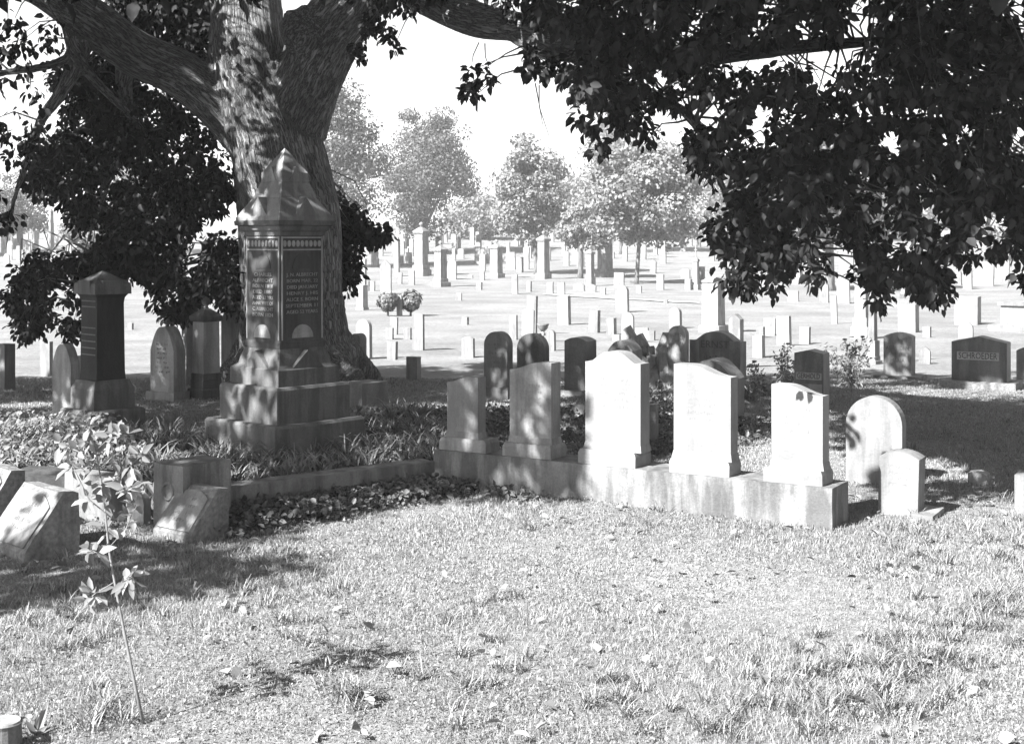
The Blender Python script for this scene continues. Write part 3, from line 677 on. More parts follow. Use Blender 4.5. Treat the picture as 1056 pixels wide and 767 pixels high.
# crest stones: many small alike
random.seed(21); spots = []; CREST = []
for i in range(180):
    px = random.choice([random.uniform(380, 425), random.uniform(440, 504), random.uniform(496, 600), random.uniform(590, 760), random.uniform(760, 1050), random.uniform(0, 130)])
    py = random.uniform(240, 276); spots.append((px, py))
spots.sort(key=lambda s: s[1])
for i, (px, py) in enumerate(spots):
    D = gd(px, py); hpx = random.uniform(6, 19) ; w = random.uniform(2.5, 7)
    pf = random.choice(['flat', 'flat', 'round', 'seg', 'gable']); 
    lb0 = {'flat': 'small square white headstone among the crowded stones on the far slope', 'round': 'small rounded white headstone among the crowded stones on the far slope', 'seg': 'small curved top white headstone among the crowded stones on the far slope', 'gable': 'small pointed white headstone among the crowded stones on the far slope'}[pf]
    CREST.append((px, w, py, hpx, pf, random.choice('WWVVL')))
ORD = 'first second third fourth fifth sixth seventh eighth ninth tenth eleventh twelfth thirteenth fourteenth fifteenth sixteenth seventeenth eighteenth nineteenth twentieth twenty-first twenty-second twenty-third twenty-fourth twenty-fifth twenty-sixth twenty-seventh twenty-eighth twenty-ninth thirtieth thirty-first thirty-second thirty-third thirty-fourth thirty-fifth thirty-sixth thirty-seventh thirty-eighth'.split()
AREAS = [(0, 140, 'at the far left behind hanging leaves'), (140, 405, 'right of the big trunk'), (405, 455, 'under the second far tree'), (455, 500, 'left of the middle tree'), (500, 550, 'under the middle tree'), (550, 600, 'right of the middle tree'), (600, 655, 'left of the broad pale tree trunk'), (655, 760, 'right of the broad pale tree trunk'), (760, 900, 'left behind the leaf curtain'), (900, 1100, 'right behind the leaf curtain')]
for a0, a1, where in AREAS:
    for k_, (px, w, py, hpx, pf, mt) in enumerate(sorted(c_ for c_ in CREST if a0 <= c_[0] < a1)):
        hs(px, px + w, px + w + 1, py - hpx, py, pf, mt, '%s from left of the tiny slope stones %s' % (ORD[k_], where), group='tiny white headstones crowded on the far slope', yaw=YAW)

# ---------------------------------------------------------------- leaf meshes
def leaves(C, A, Nn, L, W, fold=.25, tone=None, six=True):
    """C base points, A axis, Nn normal, L length, W half-width -> V,Q,tone"""
    A = norm(A); B = norm(np.cross(A, Nn)); U = norm(np.cross(B, A)); L = L[:, None]; W = W[:, None]; n = len(C)
    droop = -U * L * .0
    p0 = C; p3 = C + A * L - U * L * .15
    r1 = C + A * L * .3 + B * W + U * W * fold; r2 = C + A * L * .68 + B * W * .78 + U * W * fold * .6
    l1 = C + A * L * .3 - B * W + U * W * fold; l2 = C + A * L * .68 - B * W * .78 + U * W * fold * .6
    V = np.stack([p0, r1, r2, p3, l2, l1], 1).reshape(-1, 3)
    b = np.arange(n)[:, None] * 6
    Q = np.concatenate([b + np.array([[0, 1, 2, 3]]), b + np.array([[0, 3, 4, 5]])], 0)
    if tone is None: tone = rng.random(n)
    return V, Q, np.repeat(tone, 6)
def rdir(n, zb=0.0):
    v = rng.normal(size=(n, 3)); v[:, 2] += zb; return norm(v)
def join(parts):
    Vs, Qs, Ts = [], [], []; b = 0
    for V, Q, T in parts: Vs.append(V); Qs.append(Q + b); Ts.append(T); b += len(V)
    return np.concatenate(Vs), np.concatenate(Qs), np.concatenate(Ts)
def cluster_leaves(P, nper, spread, L, droop=-.7):
    """P cluster centres (n,3)"""
    n = len(P); C = np.repeat(P, nper, 0); o = rdir(len(C)); C0 = C + o * spread * rng.uniform(.2, 1, (len(C), 1))
    A = norm(o * .8 + rdir(len(C)) * .5 + np.array([0, 0, droop])); Nn = norm(rdir(len(C)) * .8 + np.array([0, 0, .8]))
    LL = L * rng.uniform(.65, 1.25, len(C)); return leaves(C0, A, Nn, LL, LL * rng.uniform(.24, .36, len(C)), rng.uniform(-.1, .5, (len(C), 1)))

# ---------------------------------------------------------------- the big tree
bigtree = empty('shade_tree', (at(305, 392, 18.3).x, 18.3, g(-2.9, 18.3))); tag(bigtree, 'huge old shade tree with ridged forking trunk and low hanging dark leaves', 'tree')
ox, oy, oz = bigtree.location
def path(pts, n=10):
    """Catmull-Rom through (Vector, r)"""
    P = [Vector((*p[0], p[1])) for p in pts]; out = []
    for i in range(len(P) - 1):
        a = P[max(0, i - 1)]; b_ = P[i]; c_ = P[i + 1]; d_ = P[min(len(P) - 1, i + 2)]
        for k in range(n):
            t = k / n; out.append(.5 * ((2 * b_) + (c_ - a) * t + (2 * a - 5 * b_ + 4 * c_ - d_) * t * t + (3 * b_ - a - 3 * c_ + d_) * t ** 3))
    out.append(P[-1]); return [(q.xyz, q.w) for q in out]
def pt(px, py, d, r): return (tuple(at(px, py, d)), r)
gz = g(-2.9, 18.3)
LIMBS = [
 [((at(306, 392, 18.3).x, 18.3, gz - .3), 1.0), ((at(306, 392, 18.3).x, 18.3, gz + .12), .88), pt(304, 360, 18.2, .76), pt(300, 290, 18.1, .69), pt(296, 210, 18, .65), pt(285, 150, 18, .62), pt(268, 100, 18, .54)],
 [pt(262, 150, 18, .42), pt(256, 80, 17.9, .49), pt(254, 10, 18, .48), pt(236, -70, 18.2, .38), pt(225, -180, 18.3, .3), pt(205, -300, 18, .2)],
 [pt(295, 150, 18, .45), pt(318, 80, 17.8, .45), pt(345, 25, 17.4, .42), pt(385, -30, 16.8, .38), pt(420, -110, 16, .3), pt(450, -230, 15, .2)],
 [pt(268, 150, 18, .38), pt(228, 108, 17.9, .34), pt(188, 78, 17.7, .30), pt(140, 54, 17.4, .29), pt(92, 20, 17, .28), pt(40, -12, 16.4, .22), pt(-40, -60, 15, .2), pt(-140, -120, 13, .15)],
 [pt(370, -15, 17.0, .22), pt(410, -18, 16.5, .22), pt(445, 0, 16, .22), pt(490, 20, 15.2, .20), pt(535, 28, 14.6, .16), pt(600, 36, 13.8, .12), pt(680, 62, 13, .10), pt(790, 52, 12.2, .08), pt(930, 40, 11.5, .05)],
 [pt(520, 26, 14.8, .12), pt(560, 52, 14.2, .10), pt(600, 60, 13.6, .085), pt(650, 92, 13, .07), pt(700, 112, 12.2, .055), pt(722, 135, 11.8, .05), pt(740, 180, 11.6, .042), pt(756, 225, 11.5, .03), pt(772, 280, 11.4, .012)],
 [pt(90, 20, 17, .13), pt(82, 60, 17, .11), pt(60, 100, 17, .085), pt(42, 125, 17, .07), pt(25, 175, 17, .05), pt(15, 205, 17, .04), pt(6, 260, 16.8, .02)],
 [pt(84, 52, 17, .06), pt(50, 68, 16.8, .06), pt(0, 76, 16.5, .05), pt(-60, 90, 16, .04)],
 [pt(135, 48, 17.4, .17), pt(128, 80, 17.6, .12), pt(130, 120, 18, .08), pt(115, 180, 18.2, .05), pt(90, 250, 18, .03), pt(70, 310, 17.6, .015)],
 [pt(70, 20, 17.0, .10), pt(78, 55, 16.9, .09), pt(95, 80, 17.2, .07), pt(150, 140, 18, .05), pt(185, 220, 18.6, .03), pt(190, 300, 18.6, .015)],
 # boughs that carry the crown over and beyond the camera's left
 [pt(385, -30, 16.8, .25), ((-.6, 14, 5.6), .2), ((0.2, 11.5, 6.3), .16), ((.2, 9, 6.6), .12), ((-.3, 7, 6.8), .06)],
 [pt(236, -70, 18.2, .26), ((-4.2, 15.5, 6.9), .2), ((-5, 12.5, 7.2), .16), ((-6, 9.5, 7.2), .12), ((-7, 7, 7), .06)],
 [pt(236, -70, 18.2, .22), ((-2.4, 15, 6.6), .18), ((-2.4, 12, 7.4), .14), ((-2.6, 9, 7.4), .08)],
 [((.2, 11.5, 6.3), .12), ((1.8, 10.8, 5.9), .10), ((3.6, 10.4, 5.5), .08), ((5.8, 10.4, 5), .04)],
 [((-5, 12.5, 7.2), .14), ((-7, 11.8, 6.2), .1), ((-8.6, 11, 5.0), .05)],
]
SK = [path(l) for l in LIMBS]
mb = MB()
for s_ in SK: mb.tube([p for p, r in s_], [r for p, r in s_], 14)
# burr left by a lost limb
kb = at(312, 24, 17.0); mb.tube([kb + Vector((0, .5, -.2)), kb + Vector((0, .15, -.05)), kb, kb + Vector((0, -.06, .01))], [.3, .27, .24, .14], 14)
for k in range(7):                                    # root buttresses
    a = k / 7 * 2 * math.pi + .3; c0 = Vector((ox, oy, 0))
    mb.tube([c0 + Vector((.5 * math.cos(a), .5 * math.sin(a), gz + .75)), c0 + Vector((.78 * math.cos(a), .78 * math.sin(a), gz + .25)), c0 + Vector((1.15 * math.cos(a), 1.15 * math.sin(a), gz - .12))], [.22, .26, .12], 10)
me0 = mb.mesh('tmp'); tmp = bpy.data.objects.new('tmp', me0); col.objects.link(tmp)
rm = tmp.modifiers.new('r', 'REMESH'); rm.mode = 'VOXEL'; rm.voxel_size = .035
smm = tmp.modifiers.new('s', 'SMOOTH'); smm.iterations = 6; smm.factor = .6
dg = bpy.context.evaluated_depsgraph_get(); tm = bpy.data.meshes.new_from_object(tmp.evaluated_get(dg)); bpy.data.objects.remove(tmp)
nv = len(tm.vertices); co = np.empty(nv * 3); tm.vertices.foreach_get('co', co); co = co.reshape(-1, 3)
nm = np.empty(nv * 3); tm.vertices.foreach_get('normal', nm); nm = nm.reshape(-1, 3)
# bark coordinates: around / along the nearest limb
best = np.full(nv, 1e9); bc = np.zeros((nv, 3))
for si, s_ in enumerate(SK):
    Pk = np.array([tuple(p) for p, r in s_]); Rk = np.array([r for p, r in s_]); L0 = 0
    for k in range(0, len(Pk) - 1):
        a = Pk[k]; dv = Pk[k + 1] - a; ln = np.linalg.norm(dv); t = np.clip(((co - a) @ dv) / (ln * ln), 0, 1); q = a + t[:, None] * dv
        off = co - q; dd = np.linalg.norm(off, axis=1) - (Rk[k] * (1 - t) + Rk[k + 1] * t); mk = dd < best
        ax_ = dv / ln; best[mk] = dd[mk]
        bc[mk, :] = (off - (off @ ax_)[:, None] * ax_)[mk] * 1.0
        u = np.cross(ax_, [.31, .12, .94]); u /= np.linalg.norm(u); w_ = np.cross(ax_, u)
        rr_ = np.maximum(np.linalg.norm(bc[mk], axis=1), 1e-6)
        au = (bc[mk] @ u); aw = (bc[mk] @ w_)
        bc[mk] = np.stack([au, aw, (L0 + t[mk] * ln) + si * 3.7], 1); L0 += ln
def vnoise(p):  # smooth value noise, vectorised
    i = np.floor(p).astype(int); f = p - i; f = f * f * (3 - 2 * f)
    def h(a, b_, c_):
        n_ = (a * 73856093) ^ (b_ * 19349663) ^ (c_ * 83492791); n_ = (n_ ^ (n_ >> 13)) * 1274126177; return ((n_ ^ (n_ >> 16)) & 0xffff) / 65535.
    r = 0
    for dx in (0, 1):
        for dy in (0, 1):
            for dz in (0, 1):
                w_ = (f[:, 0] if dx else 1 - f[:, 0]) * (f[:, 1] if dy else 1 - f[:, 1]) * (f[:, 2] if dz else 1 - f[:, 2]); r = r + w_ * h(i[:, 0] + dx, i[:, 1] + dy, i[:, 2] + dz)
    return r
q = bc * np.array([9, 9, 1.3]) + 40; rid = 1 - np.abs(2 * vnoise(q) - 1); rid2 = vnoise(bc * np.array([3, 3, 1.2]) + 90)
big = np.clip((np.linalg.norm(bc[:, :2], axis=1) - .12) / .4, 0, 1)
co2 = co + nm * (((rid - .5) * .06 + (rid2 - .5) * .10) * big)[:, None] - np.array([ox, oy, oz])
tm.vertices.foreach_set('co', co2.astype(np.float32).ravel())
at_ = tm.attributes.new('bark', 'FLOAT_VECTOR', 'POINT'); at_.data.foreach_set('vector', bc.astype(np.float32).ravel())
tm.polygons.foreach_set('use_smooth', np.ones(len(tm.polygons), bool)); tm.update(); tm.name = 'trunk'
tm.materials.clear(); link('trunk', tm, M['bark'], bigtree)

# foliage volumes
RP = [(1250, -120), (470, -120), (495, -5), (540, 12), (600, 40), (592, 95), (604, 108), (625, 108), (640, 140), (660, 120), (672, 162), (690, 155), (702, 128), (722, 185), (745, 198), (742, 222), (728, 240), (748, 262), (746, 285), (760, 300), (774, 308), (782, 292), (784, 272), (792, 270), (792, 298), (804, 308), (810, 285), (820, 266), (834, 270), (838, 292), (850, 282), (858, 268), (868, 258), (872, 240), (886, 260), (882, 288), (895, 298), (903, 320), (911, 320), (915, 298), (930, 283), (940, 288), (943, 308), (955, 303), (965, 314), (976, 305), (975, 285), (988, 273), (1008, 268), (1012, 232), (1030, 222), (1020, 258), (1040, 264), (1046, 285), (1056, 298), (1250, 310)]
HO = [([(905, 205), (926, 210), (924, 234), (908, 230)], .0), ([(1006, 212), (1042, 212), (1040, 243), (1010, 240)], .15), ([(1040, 125), (1070, 125), (1070, 165), (1036, 160)], 0.02), ([(965, 18), (1002, 18), (985, 38), (968, 36)], 0.0), ([(728, 66), (745, 66), (746, 88), (735, 86)], 0), ([(706, 98), (742, 112), (738, 132), (704, 118)], .05), ([(765, 185), (822, 195), (818, 225), (770, 215)], .45), ([(870, 258), (884, 262), (884, 282), (866, 284)], .2), ([(678, 108), (700, 112), (712, 128), (690, 142), (676, 126)], 0), ([(975, 60), (1000, 68), (996, 84), (978, 80)], .15), ([(625, 8), (645, 12), (640, 26), (626, 22)], .0), ([(868, 100), (900, 105), (885, 128)], .3)]
def sample_poly(P, n, dlo, dhi, holes=(), t1=.34, t2=.27):
    xs = [p[0] for p in P]; ys = [p[1] for p in P]; out = []
    while len(out) < n:
        x = rng.uniform(min(xs), max(xs), 4000); y = rng.uniform(min(ys), max(ys), 4000); ok = inpoly(x, y, P)
        for hp, keep in holes: ok &= ~(inpoly(x, y, hp) & (rng.random(4000) > keep))
        ok &= vnoise(np.stack([x / 14, y / 14, 0 * x + 3], 1) + 50) > t1; ok &= (vnoise(np.stack([x / 34, y / 30, 0 * x + 9], 1) + 70) > t2)
        for a, b_ in zip(x[ok], y[ok]): out.append((a, b_))
    out = np.array(out[:n]); d = rng.uniform(dlo, dhi, n)
    return np.stack([(out[:, 0] - CX) / F * d, d, CH - (out[:, 1] - HY) / F * d], 1), out
parts = []
cR, _ = sample_poly(RP, 7400, 8.8, 13.2, HO)
for i_ in range(len(cR)):                              # keep the big round stone in the sun
    for _ in range(6):
        c_ = cR[i_]; q_ = (c_[0] + .89 * (c_[2] - .35), c_[1] + .79 * (c_[2] - .35))
        if abs(q_[0] - 3.3) < .42 and abs(q_[1] - 11.5) < .62: cR[i_] = np.array([0, 0, CH]) + (c_ - np.array([0, 0, CH])) * 1.07
parts.append(cluster_leaves(cR, 8, .085, .078))
sp = []
def sprig(px, py, d, rpx, n):
    a = rng.uniform(0, 2 * np.pi, n); r = rpx * np.sqrt(rng.random(n)); dd = d + rng.uniform(-.12, .12, n)
    return np.stack([(px + r * np.cos(a) - CX) / F * dd, dd, CH - (py + r * np.sin(a) - HY) / F * dd], 1)
for s_ in [(484, 72, 13.5, 4, 3), (482, 88, 13.5, 8, 9), (488, 98, 13.5, 5, 5), (503, 80, 13.5, 7, 6), (497, 70, 13.5, 3, 2), (598, 122, 12, 5, 4), (610, 132, 12, 6, 6), (618, 150, 12, 7, 8), (545, 70, 13.2, 9, 10), (560, 72, 13.2, 10, 12), (575, 66, 13.2, 10, 14), (590, 74, 13, 10, 14), (548, 52, 13.5, 8, 8), (582, 84, 13, 6, 7), (560, 12, 13.5, 18, 16), (530, 5, 14, 14, 12), (585, 15, 13.5, 14, 14), (640, 60, 13, 20, 30),
           (366, 48, 16.2, 8, 9), (372, 60, 16.2, 5, 5), (396, 34, 16.2, 9, 10), (405, 46, 16.2, 5, 5), (392, 10, 16.2, 14, 20), (418, 8, 15.8, 8, 8), (380, 28, 16.2, 9, 12)]:
    sp.append(sprig(*s_))
parts.append(cluster_leaves(np.concatenate(sp), 4, .06, .10))
LPn = [(70, 50), (110, 60), (160, 95), (215, 130), (240, 190), (252, 330), (232, 316), (212, 303), (205, 316), (188, 332), (172, 326), (162, 314), (163, 298), (140, 285), (85, 290), (90, 348), (70, 346), (55, 328), (45, 334), (30, 352), (20, 340), (5, 322), (5, 300), (20, 285), (10, 270), (25, 262), (55, 262), (90, 262), (100, 240), (78, 235), (62, 200), (45, 205), (27, 190), (42, 150), (62, 150), (70, 110), (50, 90)]
cL, _ = sample_poly(LPn, 3300, 17.6, 20.5, [([(148, 160), (165, 160), (162, 175)], .1), ([(188, 165), (205, 170), (195, 185)], .1)], .27, .14)
parts.append(cluster_leaves(cL, 7, .13, .10))
cL2, _ = sample_poly([(130, -40), (225, -40), (218, 65), (180, 55), (140, 25), (110, 0)], 900, 18.2, 20.5); parts.append(cluster_leaves(cL2, 6, .13, .115))
cL3, _ = sample_poly([(-120, 10), (60, 20), (75, 60), (45, 110), (50, 150), (0, 130), (-120, 150)], 150, 15.8, 17.6); parts.append(cluster_leaves(cL3, 5, .12, .11))
cL4, _ = sample_poly([(-120, 190), (5, 195), (18, 215), (12, 232), (-120, 240)], 90, 16.4, 17.2); parts.append(cluster_leaves(cL4, 6, .1, .11))
cL5, _ = sample_poly([(-120, 0), (20, -20), (100, -60), (200, -100), (-100, -160)], 200, 14, 17); parts.append(cluster_leaves(cL5, 6, .14, .12))
cL6, _ = sample_poly([(0, 130), (45, 140), (35, 175), (8, 165)], 36, 16.6, 17.4); parts.append(cluster_leaves(cL6, 5, .1, .105))
cT, _ = sample_poly([(340, 195), (362, 213), (378, 218), (396, 232), (405, 243), (388, 247), (368, 252), (370, 280), (360, 302), (350, 300), (335, 250)], 280, 18.7, 19.8, (), .2, .0); parts.append(cluster_leaves(cT, 6, .10, .115))
# crown above the frame: every clump sits where its shadow falls on ground that is shaded
SH = [[(-200, 392), (380, 382), (600, 388), (625, 399), (700, 397), (722, 384), (1250, 380), (1250, 468), (1000, 462), (905, 448), (870, 442), (800, 450), (720, 455), (675, 478), (655, 503), (566, 516), (450, 508), (330, 540), (240, 562), (200, 548), (150, 540), (120, 510), (100, 455), (0, 440), (-200, 440)],
      [(-200, 572), (60, 568), (220, 566), (320, 588), (250, 606), (100, 620), (0, 636), (-200, 640)]]
def shade_clumps(n, P, hlo, hhi, zlo=0.0):
    out = []
    xs = [p[0] for p in P]; ys = [p[1] for p in P]
    gp = [(( a - CX) / F * gd(a, b_), gd(a, b_)) for a, b_ in P]
    gxs = [q[0] for q in gp]; gys = [q[1] for q in gp]; tries = 0
    while len(out) < n and tries < n * 60:
        tries += 1
        x = rng.uniform(min(gxs), max(gxs)); y = rng.uniform(min(gys), max(gys))
        if not inpoly(np.array([x]), np.array([y]), gp)[0]: continue
        if vnoise(np.array([[x * 1.1 + 30, y * 1.1 + 30, 5.]]))[0] < (.49 if x > 1.8 else .27): continue
        tm_ = min(1, max(0, ((x + 2) * 2.2 + (y - 12.6) * 2.0) / 8.84)); dm_ = math.hypot(x + 2 - 2.2 * tm_, y - 12.6 - 2.0 * tm_)
        if dm_ < .55 and rng.random() > .42: continue
        if abs(x - 3.6) < .6 and abs(y - 11.6) < .45: continue
        h = rng.uniform(hlo, hhi) ; p = Vector((x, y, 0)) + SUN * h
        if p.y < .5: pass
        if p.y > .3:
            sx = CX + p.x / p.y * F; sy = HY - (p.z - CH) / p.y * F
            if -25 < sx < 1080 and sy > -14: continue
            if p.length < 8.5 and -200 < sx < 1250 and sy > -170: continue
        out.append(tuple(p))
    return np.array(out)
def sunny(C):
    k = (17.4 - C[:, 1]) / .79; x = C[:, 0] + .89 * k; z = C[:, 2] - k; px = CX + x / 17.4 * F; py = HY - (z - CH) / 17.4 * F
    hit = (k > 0) & (px > 205) & (px < 284) & (py > -10) & (py < 320); 
    k2 = (12.3 - C[:, 1]) / .79; x2 = C[:, 0] + .89 * k2; z2 = C[:, 2] - k2; px2 = CX + x2 / 12.3 * F; py2 = HY - (z2 - CH) / 12.3 * F
    hit2 = (k2 > 0) & (px2 > 245) & (px2 < 305) & (py2 > 150) & (py2 < 235)
    return ~hit & ~(hit2 & (rng.random(len(C)) < .45))
c1 = shade_clumps(4600, SH[0], 4.2, 8.0); c1 = c1[sunny(c1)]; parts.append(cluster_leaves(c1, 7, .22, .20, -.3))
c2 = shade_clumps(210, SH[1], 4.2, 6.5); parts.append(cluster_leaves(c2, 6, .2, .17, -.3))
tg = [at(rng.uniform(a, b_), y_, 17.5) for (a, b_, ya, yb_, n_) in ((285, 400, -20, 110, 150), (300, 350, 110, 380, 90), (95, 200, 20, 100, 60)) for y_ in rng.uniform(ya, yb_, n_)]
c3 = []  # unseen leaf clumps added to shade the trunk, hanging leaves and several stones
for p_ in tg:
    for _ in range(8):
        p = p_ + SUN * rng.uniform(1.2, 5); sy = HY - (p.z - CH) / p.y * F
        if sy < -20: c3.append(tuple(p)); break
for p_ in cR[::3]:
    for _ in range(6):
        p = Vector(p_) + SUN * rng.uniform(.6, 4.5); sy = HY - (p.z - CH) / max(.5, p.y) * F; q_ = (p.x + .89 * (p.z - .35), p.y + .79 * (p.z - .35))
        if sy < -25 and not (abs(q_[0] - 3.3) < .5 and abs(q_[1] - 11.5) < .7): c3.append(tuple(p)); break
for (a_, b_, ya, yb_, dd_, n_) in ((905, 950, 345, 395, 19.5, 60), (975, 1056, 348, 400, 19, 110), (815, 862, 365, 415, 16.8, 45), (700, 775, 345, 400, 18, 60), (84, 145, 300, 440, 14.3, 40)):
    for _ in range(n_):
        p0_ = at(rng.uniform(a_, b_), rng.uniform(ya, yb_), dd_)
        for _ in range(10):
            p = p0_ + SUN * rng.uniform(2.5, 8); sy = HY - (p.z - CH) / max(.5, p.y) * F
            if sy < -25: c3.append(tuple(p)); break
c3 = np.array(c3); c3 = c3[sunny(c3)]; c3 = c3[~((np.linalg.norm(c3, axis=1) < 8.8) & (HY - (c3[:, 2] - CH) / np.maximum(c3[:, 1], .5) * F > -170))]; parts.append(cluster_leaves(c3, 7, .2, .18, -.3))
V, Q, T = join(parts); V = V - np.array([ox, oy, oz])
link('crown', np_mesh('crown', V, Q, T), M['oak_leaf'], bigtree)
# twigs: from clumps to the nearest limb
mb = MB(); AP = np.array([tuple(p) for s_ in SK[3:] for p, r in s_])
for grp, step in ((cR, 16), (cL, 24), (np.concatenate(sp), 12), (c1, 18), (c2, 12), (cL3, 8), (cL5, 10), (cT, 12), (c3, 22)):
    for c in grp[::step]:
        c = np.array(c); dd = np.linalg.norm(AP - c, axis=1) + 1.5 * np.maximum(0, c[2] - AP[:, 2]); j = int(dd.argmin()); a = AP[j]; L = np.linalg.norm(a - c)
        up = 0.12 * L; m1 = a * .65 + c * .35 + np.array([0, 0, up]) + rng.normal(size=3) * .05 * L; m2 = a * .3 + c * .7 + np.array([0, 0, up]) + rng.normal(size=3) * .05 * L
        pp_ = np.array([q_ * (1 - t_) + w_ * t_ for q_, w_ in ((a, m1), (m1, m2), (m2, c)) for t_ in np.linspace(0, 1, 8)]); sx_ = pp_[:, 0] + .89 * (pp_[:, 2] - .35); sy_ = pp_[:, 1] + .79 * (pp_[:, 2] - .35)
        if ((abs(sx_ - 3.3) < .55) & (abs(sy_ - 11.5) < .7)).any(): continue
        mb.tube([Vector(a), Vector(m1), Vector(m2), Vector(c)], [.013, .010, .007, .003], 4)
for x0_, y0_, x1_, y1_ in ((494, 44, 486, 70), (500, 45, 505, 72), (552, 86, 566, 140), (556, 88, 560, 130), (600, 95, 598, 120)):
    d = 13.5; mb.tube([at(x0_, y0_, d), at((x0_ + x1_) / 2 - 2, (y0_ + y1_) / 2, d), at(x1_, y1_, d)], [.007, .005, .003], 4)
mb.v = [(v[0] - ox, v[1] - oy, v[2] - oz) for v in mb.v]
tw = mb.mesh('twigs', smooth=True); link('twigs', tw, M['twig'], bigtree)

# ---------------------------------------------------------------- far trees
def fartree(cx, yc0, yc1, rx_px, trunk_px, base_y, mat, label, d=None, nl=18000, size=.27, seed=1, tw_=.22, lobes=70, low=.0):
    r_ = np.random.default_rng(seed); D = d or gd(trunk_px, base_y); k = D / F
    bx = (trunk_px - CX) * k; bz_ = g(bx, D); e = empty('deciduous_tree', (bx, D, bz_)); tag(e, label, 'tree')
    c0 = np.array([(cx - CX) * k - bx, 0, CH - ((yc0 + yc1) / 2 - HY) * k - bz_]); ra = np.array([rx_px * k, rx_px * k * .9, (yc1 - yc0) / 2 * k])
    # lobes fill an uneven ellipsoid
    o = norm(r_.normal(size=(lobes, 3))) * (r_.random((lobes, 1)) ** .45) * .88; o[:, 2] = np.maximum(o[:, 2], -.78)
    taper = 1 - .25 * np.clip(o[:, 2:3], 0, 1); o[:, :2] *= taper
    LC = c0 + o * ra; LR = r_.uniform(.18, .40, lobes) * ra.mean(); nl = int(nl * 1.0)
    idx = r_.integers(0, lobes, nl); u = norm(r_.normal(size=(nl, 3))); rr_ = LR[idx][:, None] * (r_.random((nl, 1)) ** .3) * np.array([1.1, 1.1, .75])
    C = LC[idx] + u * rr_; Nn = norm(u + r_.normal(size=(nl, 3)) * .6 + np.array([0, 0, .3])); A = norm(np.cross(Nn, r_.normal(size=(nl, 3))))
    L = size * r_.uniform(.5, 1.3, nl); T = np.clip(r_.random(nl) * .6 + (r_.random(lobes) * .4)[idx], 0, 1)
    V, Q, T = leaves(C, A, Nn, L, L * .38, .1, T)
    link('crown', np_mesh('crown', V, Q, T), M[mat], e)
    mb = MB(); top = c0 + np.array([0, 0, ra[2] * .3]); low_ = (c0[2] - ra[2] * .75)
    mb.tube([(0, 0, -.4), (0.05, 0, .5), (c0[0] * .4, 0, low_), tuple(c0 * .9), tuple(top)], [tw_ * 1.35, tw_, tw_ * .85, tw_ * .5, .05], 9)
    for j in r_.choice(lobes, 12, replace=False):
        s0 = np.array([c0[0] * .4, 0, low_ * r_.uniform(.85, 1.1)]); q1 = LC[j]
        mb.tube([tuple(s0), tuple(s0 * .5 + q1 * .5 + np.array([0, 0, .3])), tuple(q1)], [tw_ * .45, tw_ * .28, .04], 6)
    link('trunk', mb.mesh('trunk', smooth=True), M['bark_plain'], e)
fartree(352, 68, 262, 46, 356, 277, 'far_leaf', 'grey leafy tree rising behind the right edge of the big trunk', seed=3)
fartree(438, 103, 250, 56, 440, 262, 'far_leaf', 'darkest full round tree of the far row, second from the big trunk', seed=4, nl=27000)
fartree(547, 136, 252, 44, 553, 283, 'pale_leaf', 'slim mid grey tree with a visible trunk in the middle of the far row', seed=5, nl=20000)
fartree(600, 195, 262, 34, 598, 287, 'pale_leaf', 'low pale leafy tree crown between the middle tree and the broad pale one', seed=16, nl=7000, lobes=30)
fartree(664, 140, 262, 72, 656, 293, 'pale_leaf', 'broad pale open tree with low limbs left of the leaf curtain', seed=6, nl=27000, tw_=.15)
fartree(640, 105, 215, 46, 640, 262, 'pale_leaf', 'pale distant tree top rising behind the broad pale tree', seed=7, nl=9000)
fartree(855, 130, 262, 85, 855, 300, 'far_leaf', 'tree standing beyond the leaf curtain right of centre', seed=8, nl=12000, tw_=.3)
fartree(1020, 120, 250, 70, 1018, 270, 'far_leaf', 'pale grey tree at the far right behind the leaf curtain', seed=9, nl=11000)
fartree(20, 172, 245, 38, 20, 260, 'far_leaf', 'small forked tree on the far left slope', seed=10, nl=8000, tw_=.35)
fartree(92, 196, 268, 28, 92, 276, 'pale_leaf', 'pale bushy young tree right of the thin white obelisk at far left', seed=12, nl=7000, lobes=30)
fartree(150, 150, 240, 60, 150, 262, 'far_leaf', 'far tree behind the left hanging leaves', seed=13, nl=8000)
fartree(500, 190, 250, 50, 500, 247, 'pale_leaf', 'pale low distant tree filling the gap between the second and middle far trees', seed=21, nl=7000, size=.4)
fartree(590, 165, 250, 60, 585, 243, 'pale_leaf', 'pale distant tree behind the gap between the middle and broad pale trees', seed=22, nl=8000, size=.45)
fartree(745, 150, 250, 70, 745, 245, 'pale_leaf', 'pale distant tree whose left side shows beside the leaf curtain edge', seed=23, nl=9000, size=.45)
fartree(940, 160, 250, 70, 940, 248, 'pale_leaf', 'pale distant tree glimpsed through the leaf curtain right of centre', seed=24, nl=7000, size=.45)
fartree(-60, 150, 250, 60, -60, 265, 'pale_leaf', 'pale tree just beyond the left edge of the picture', seed=14, nl=8000)
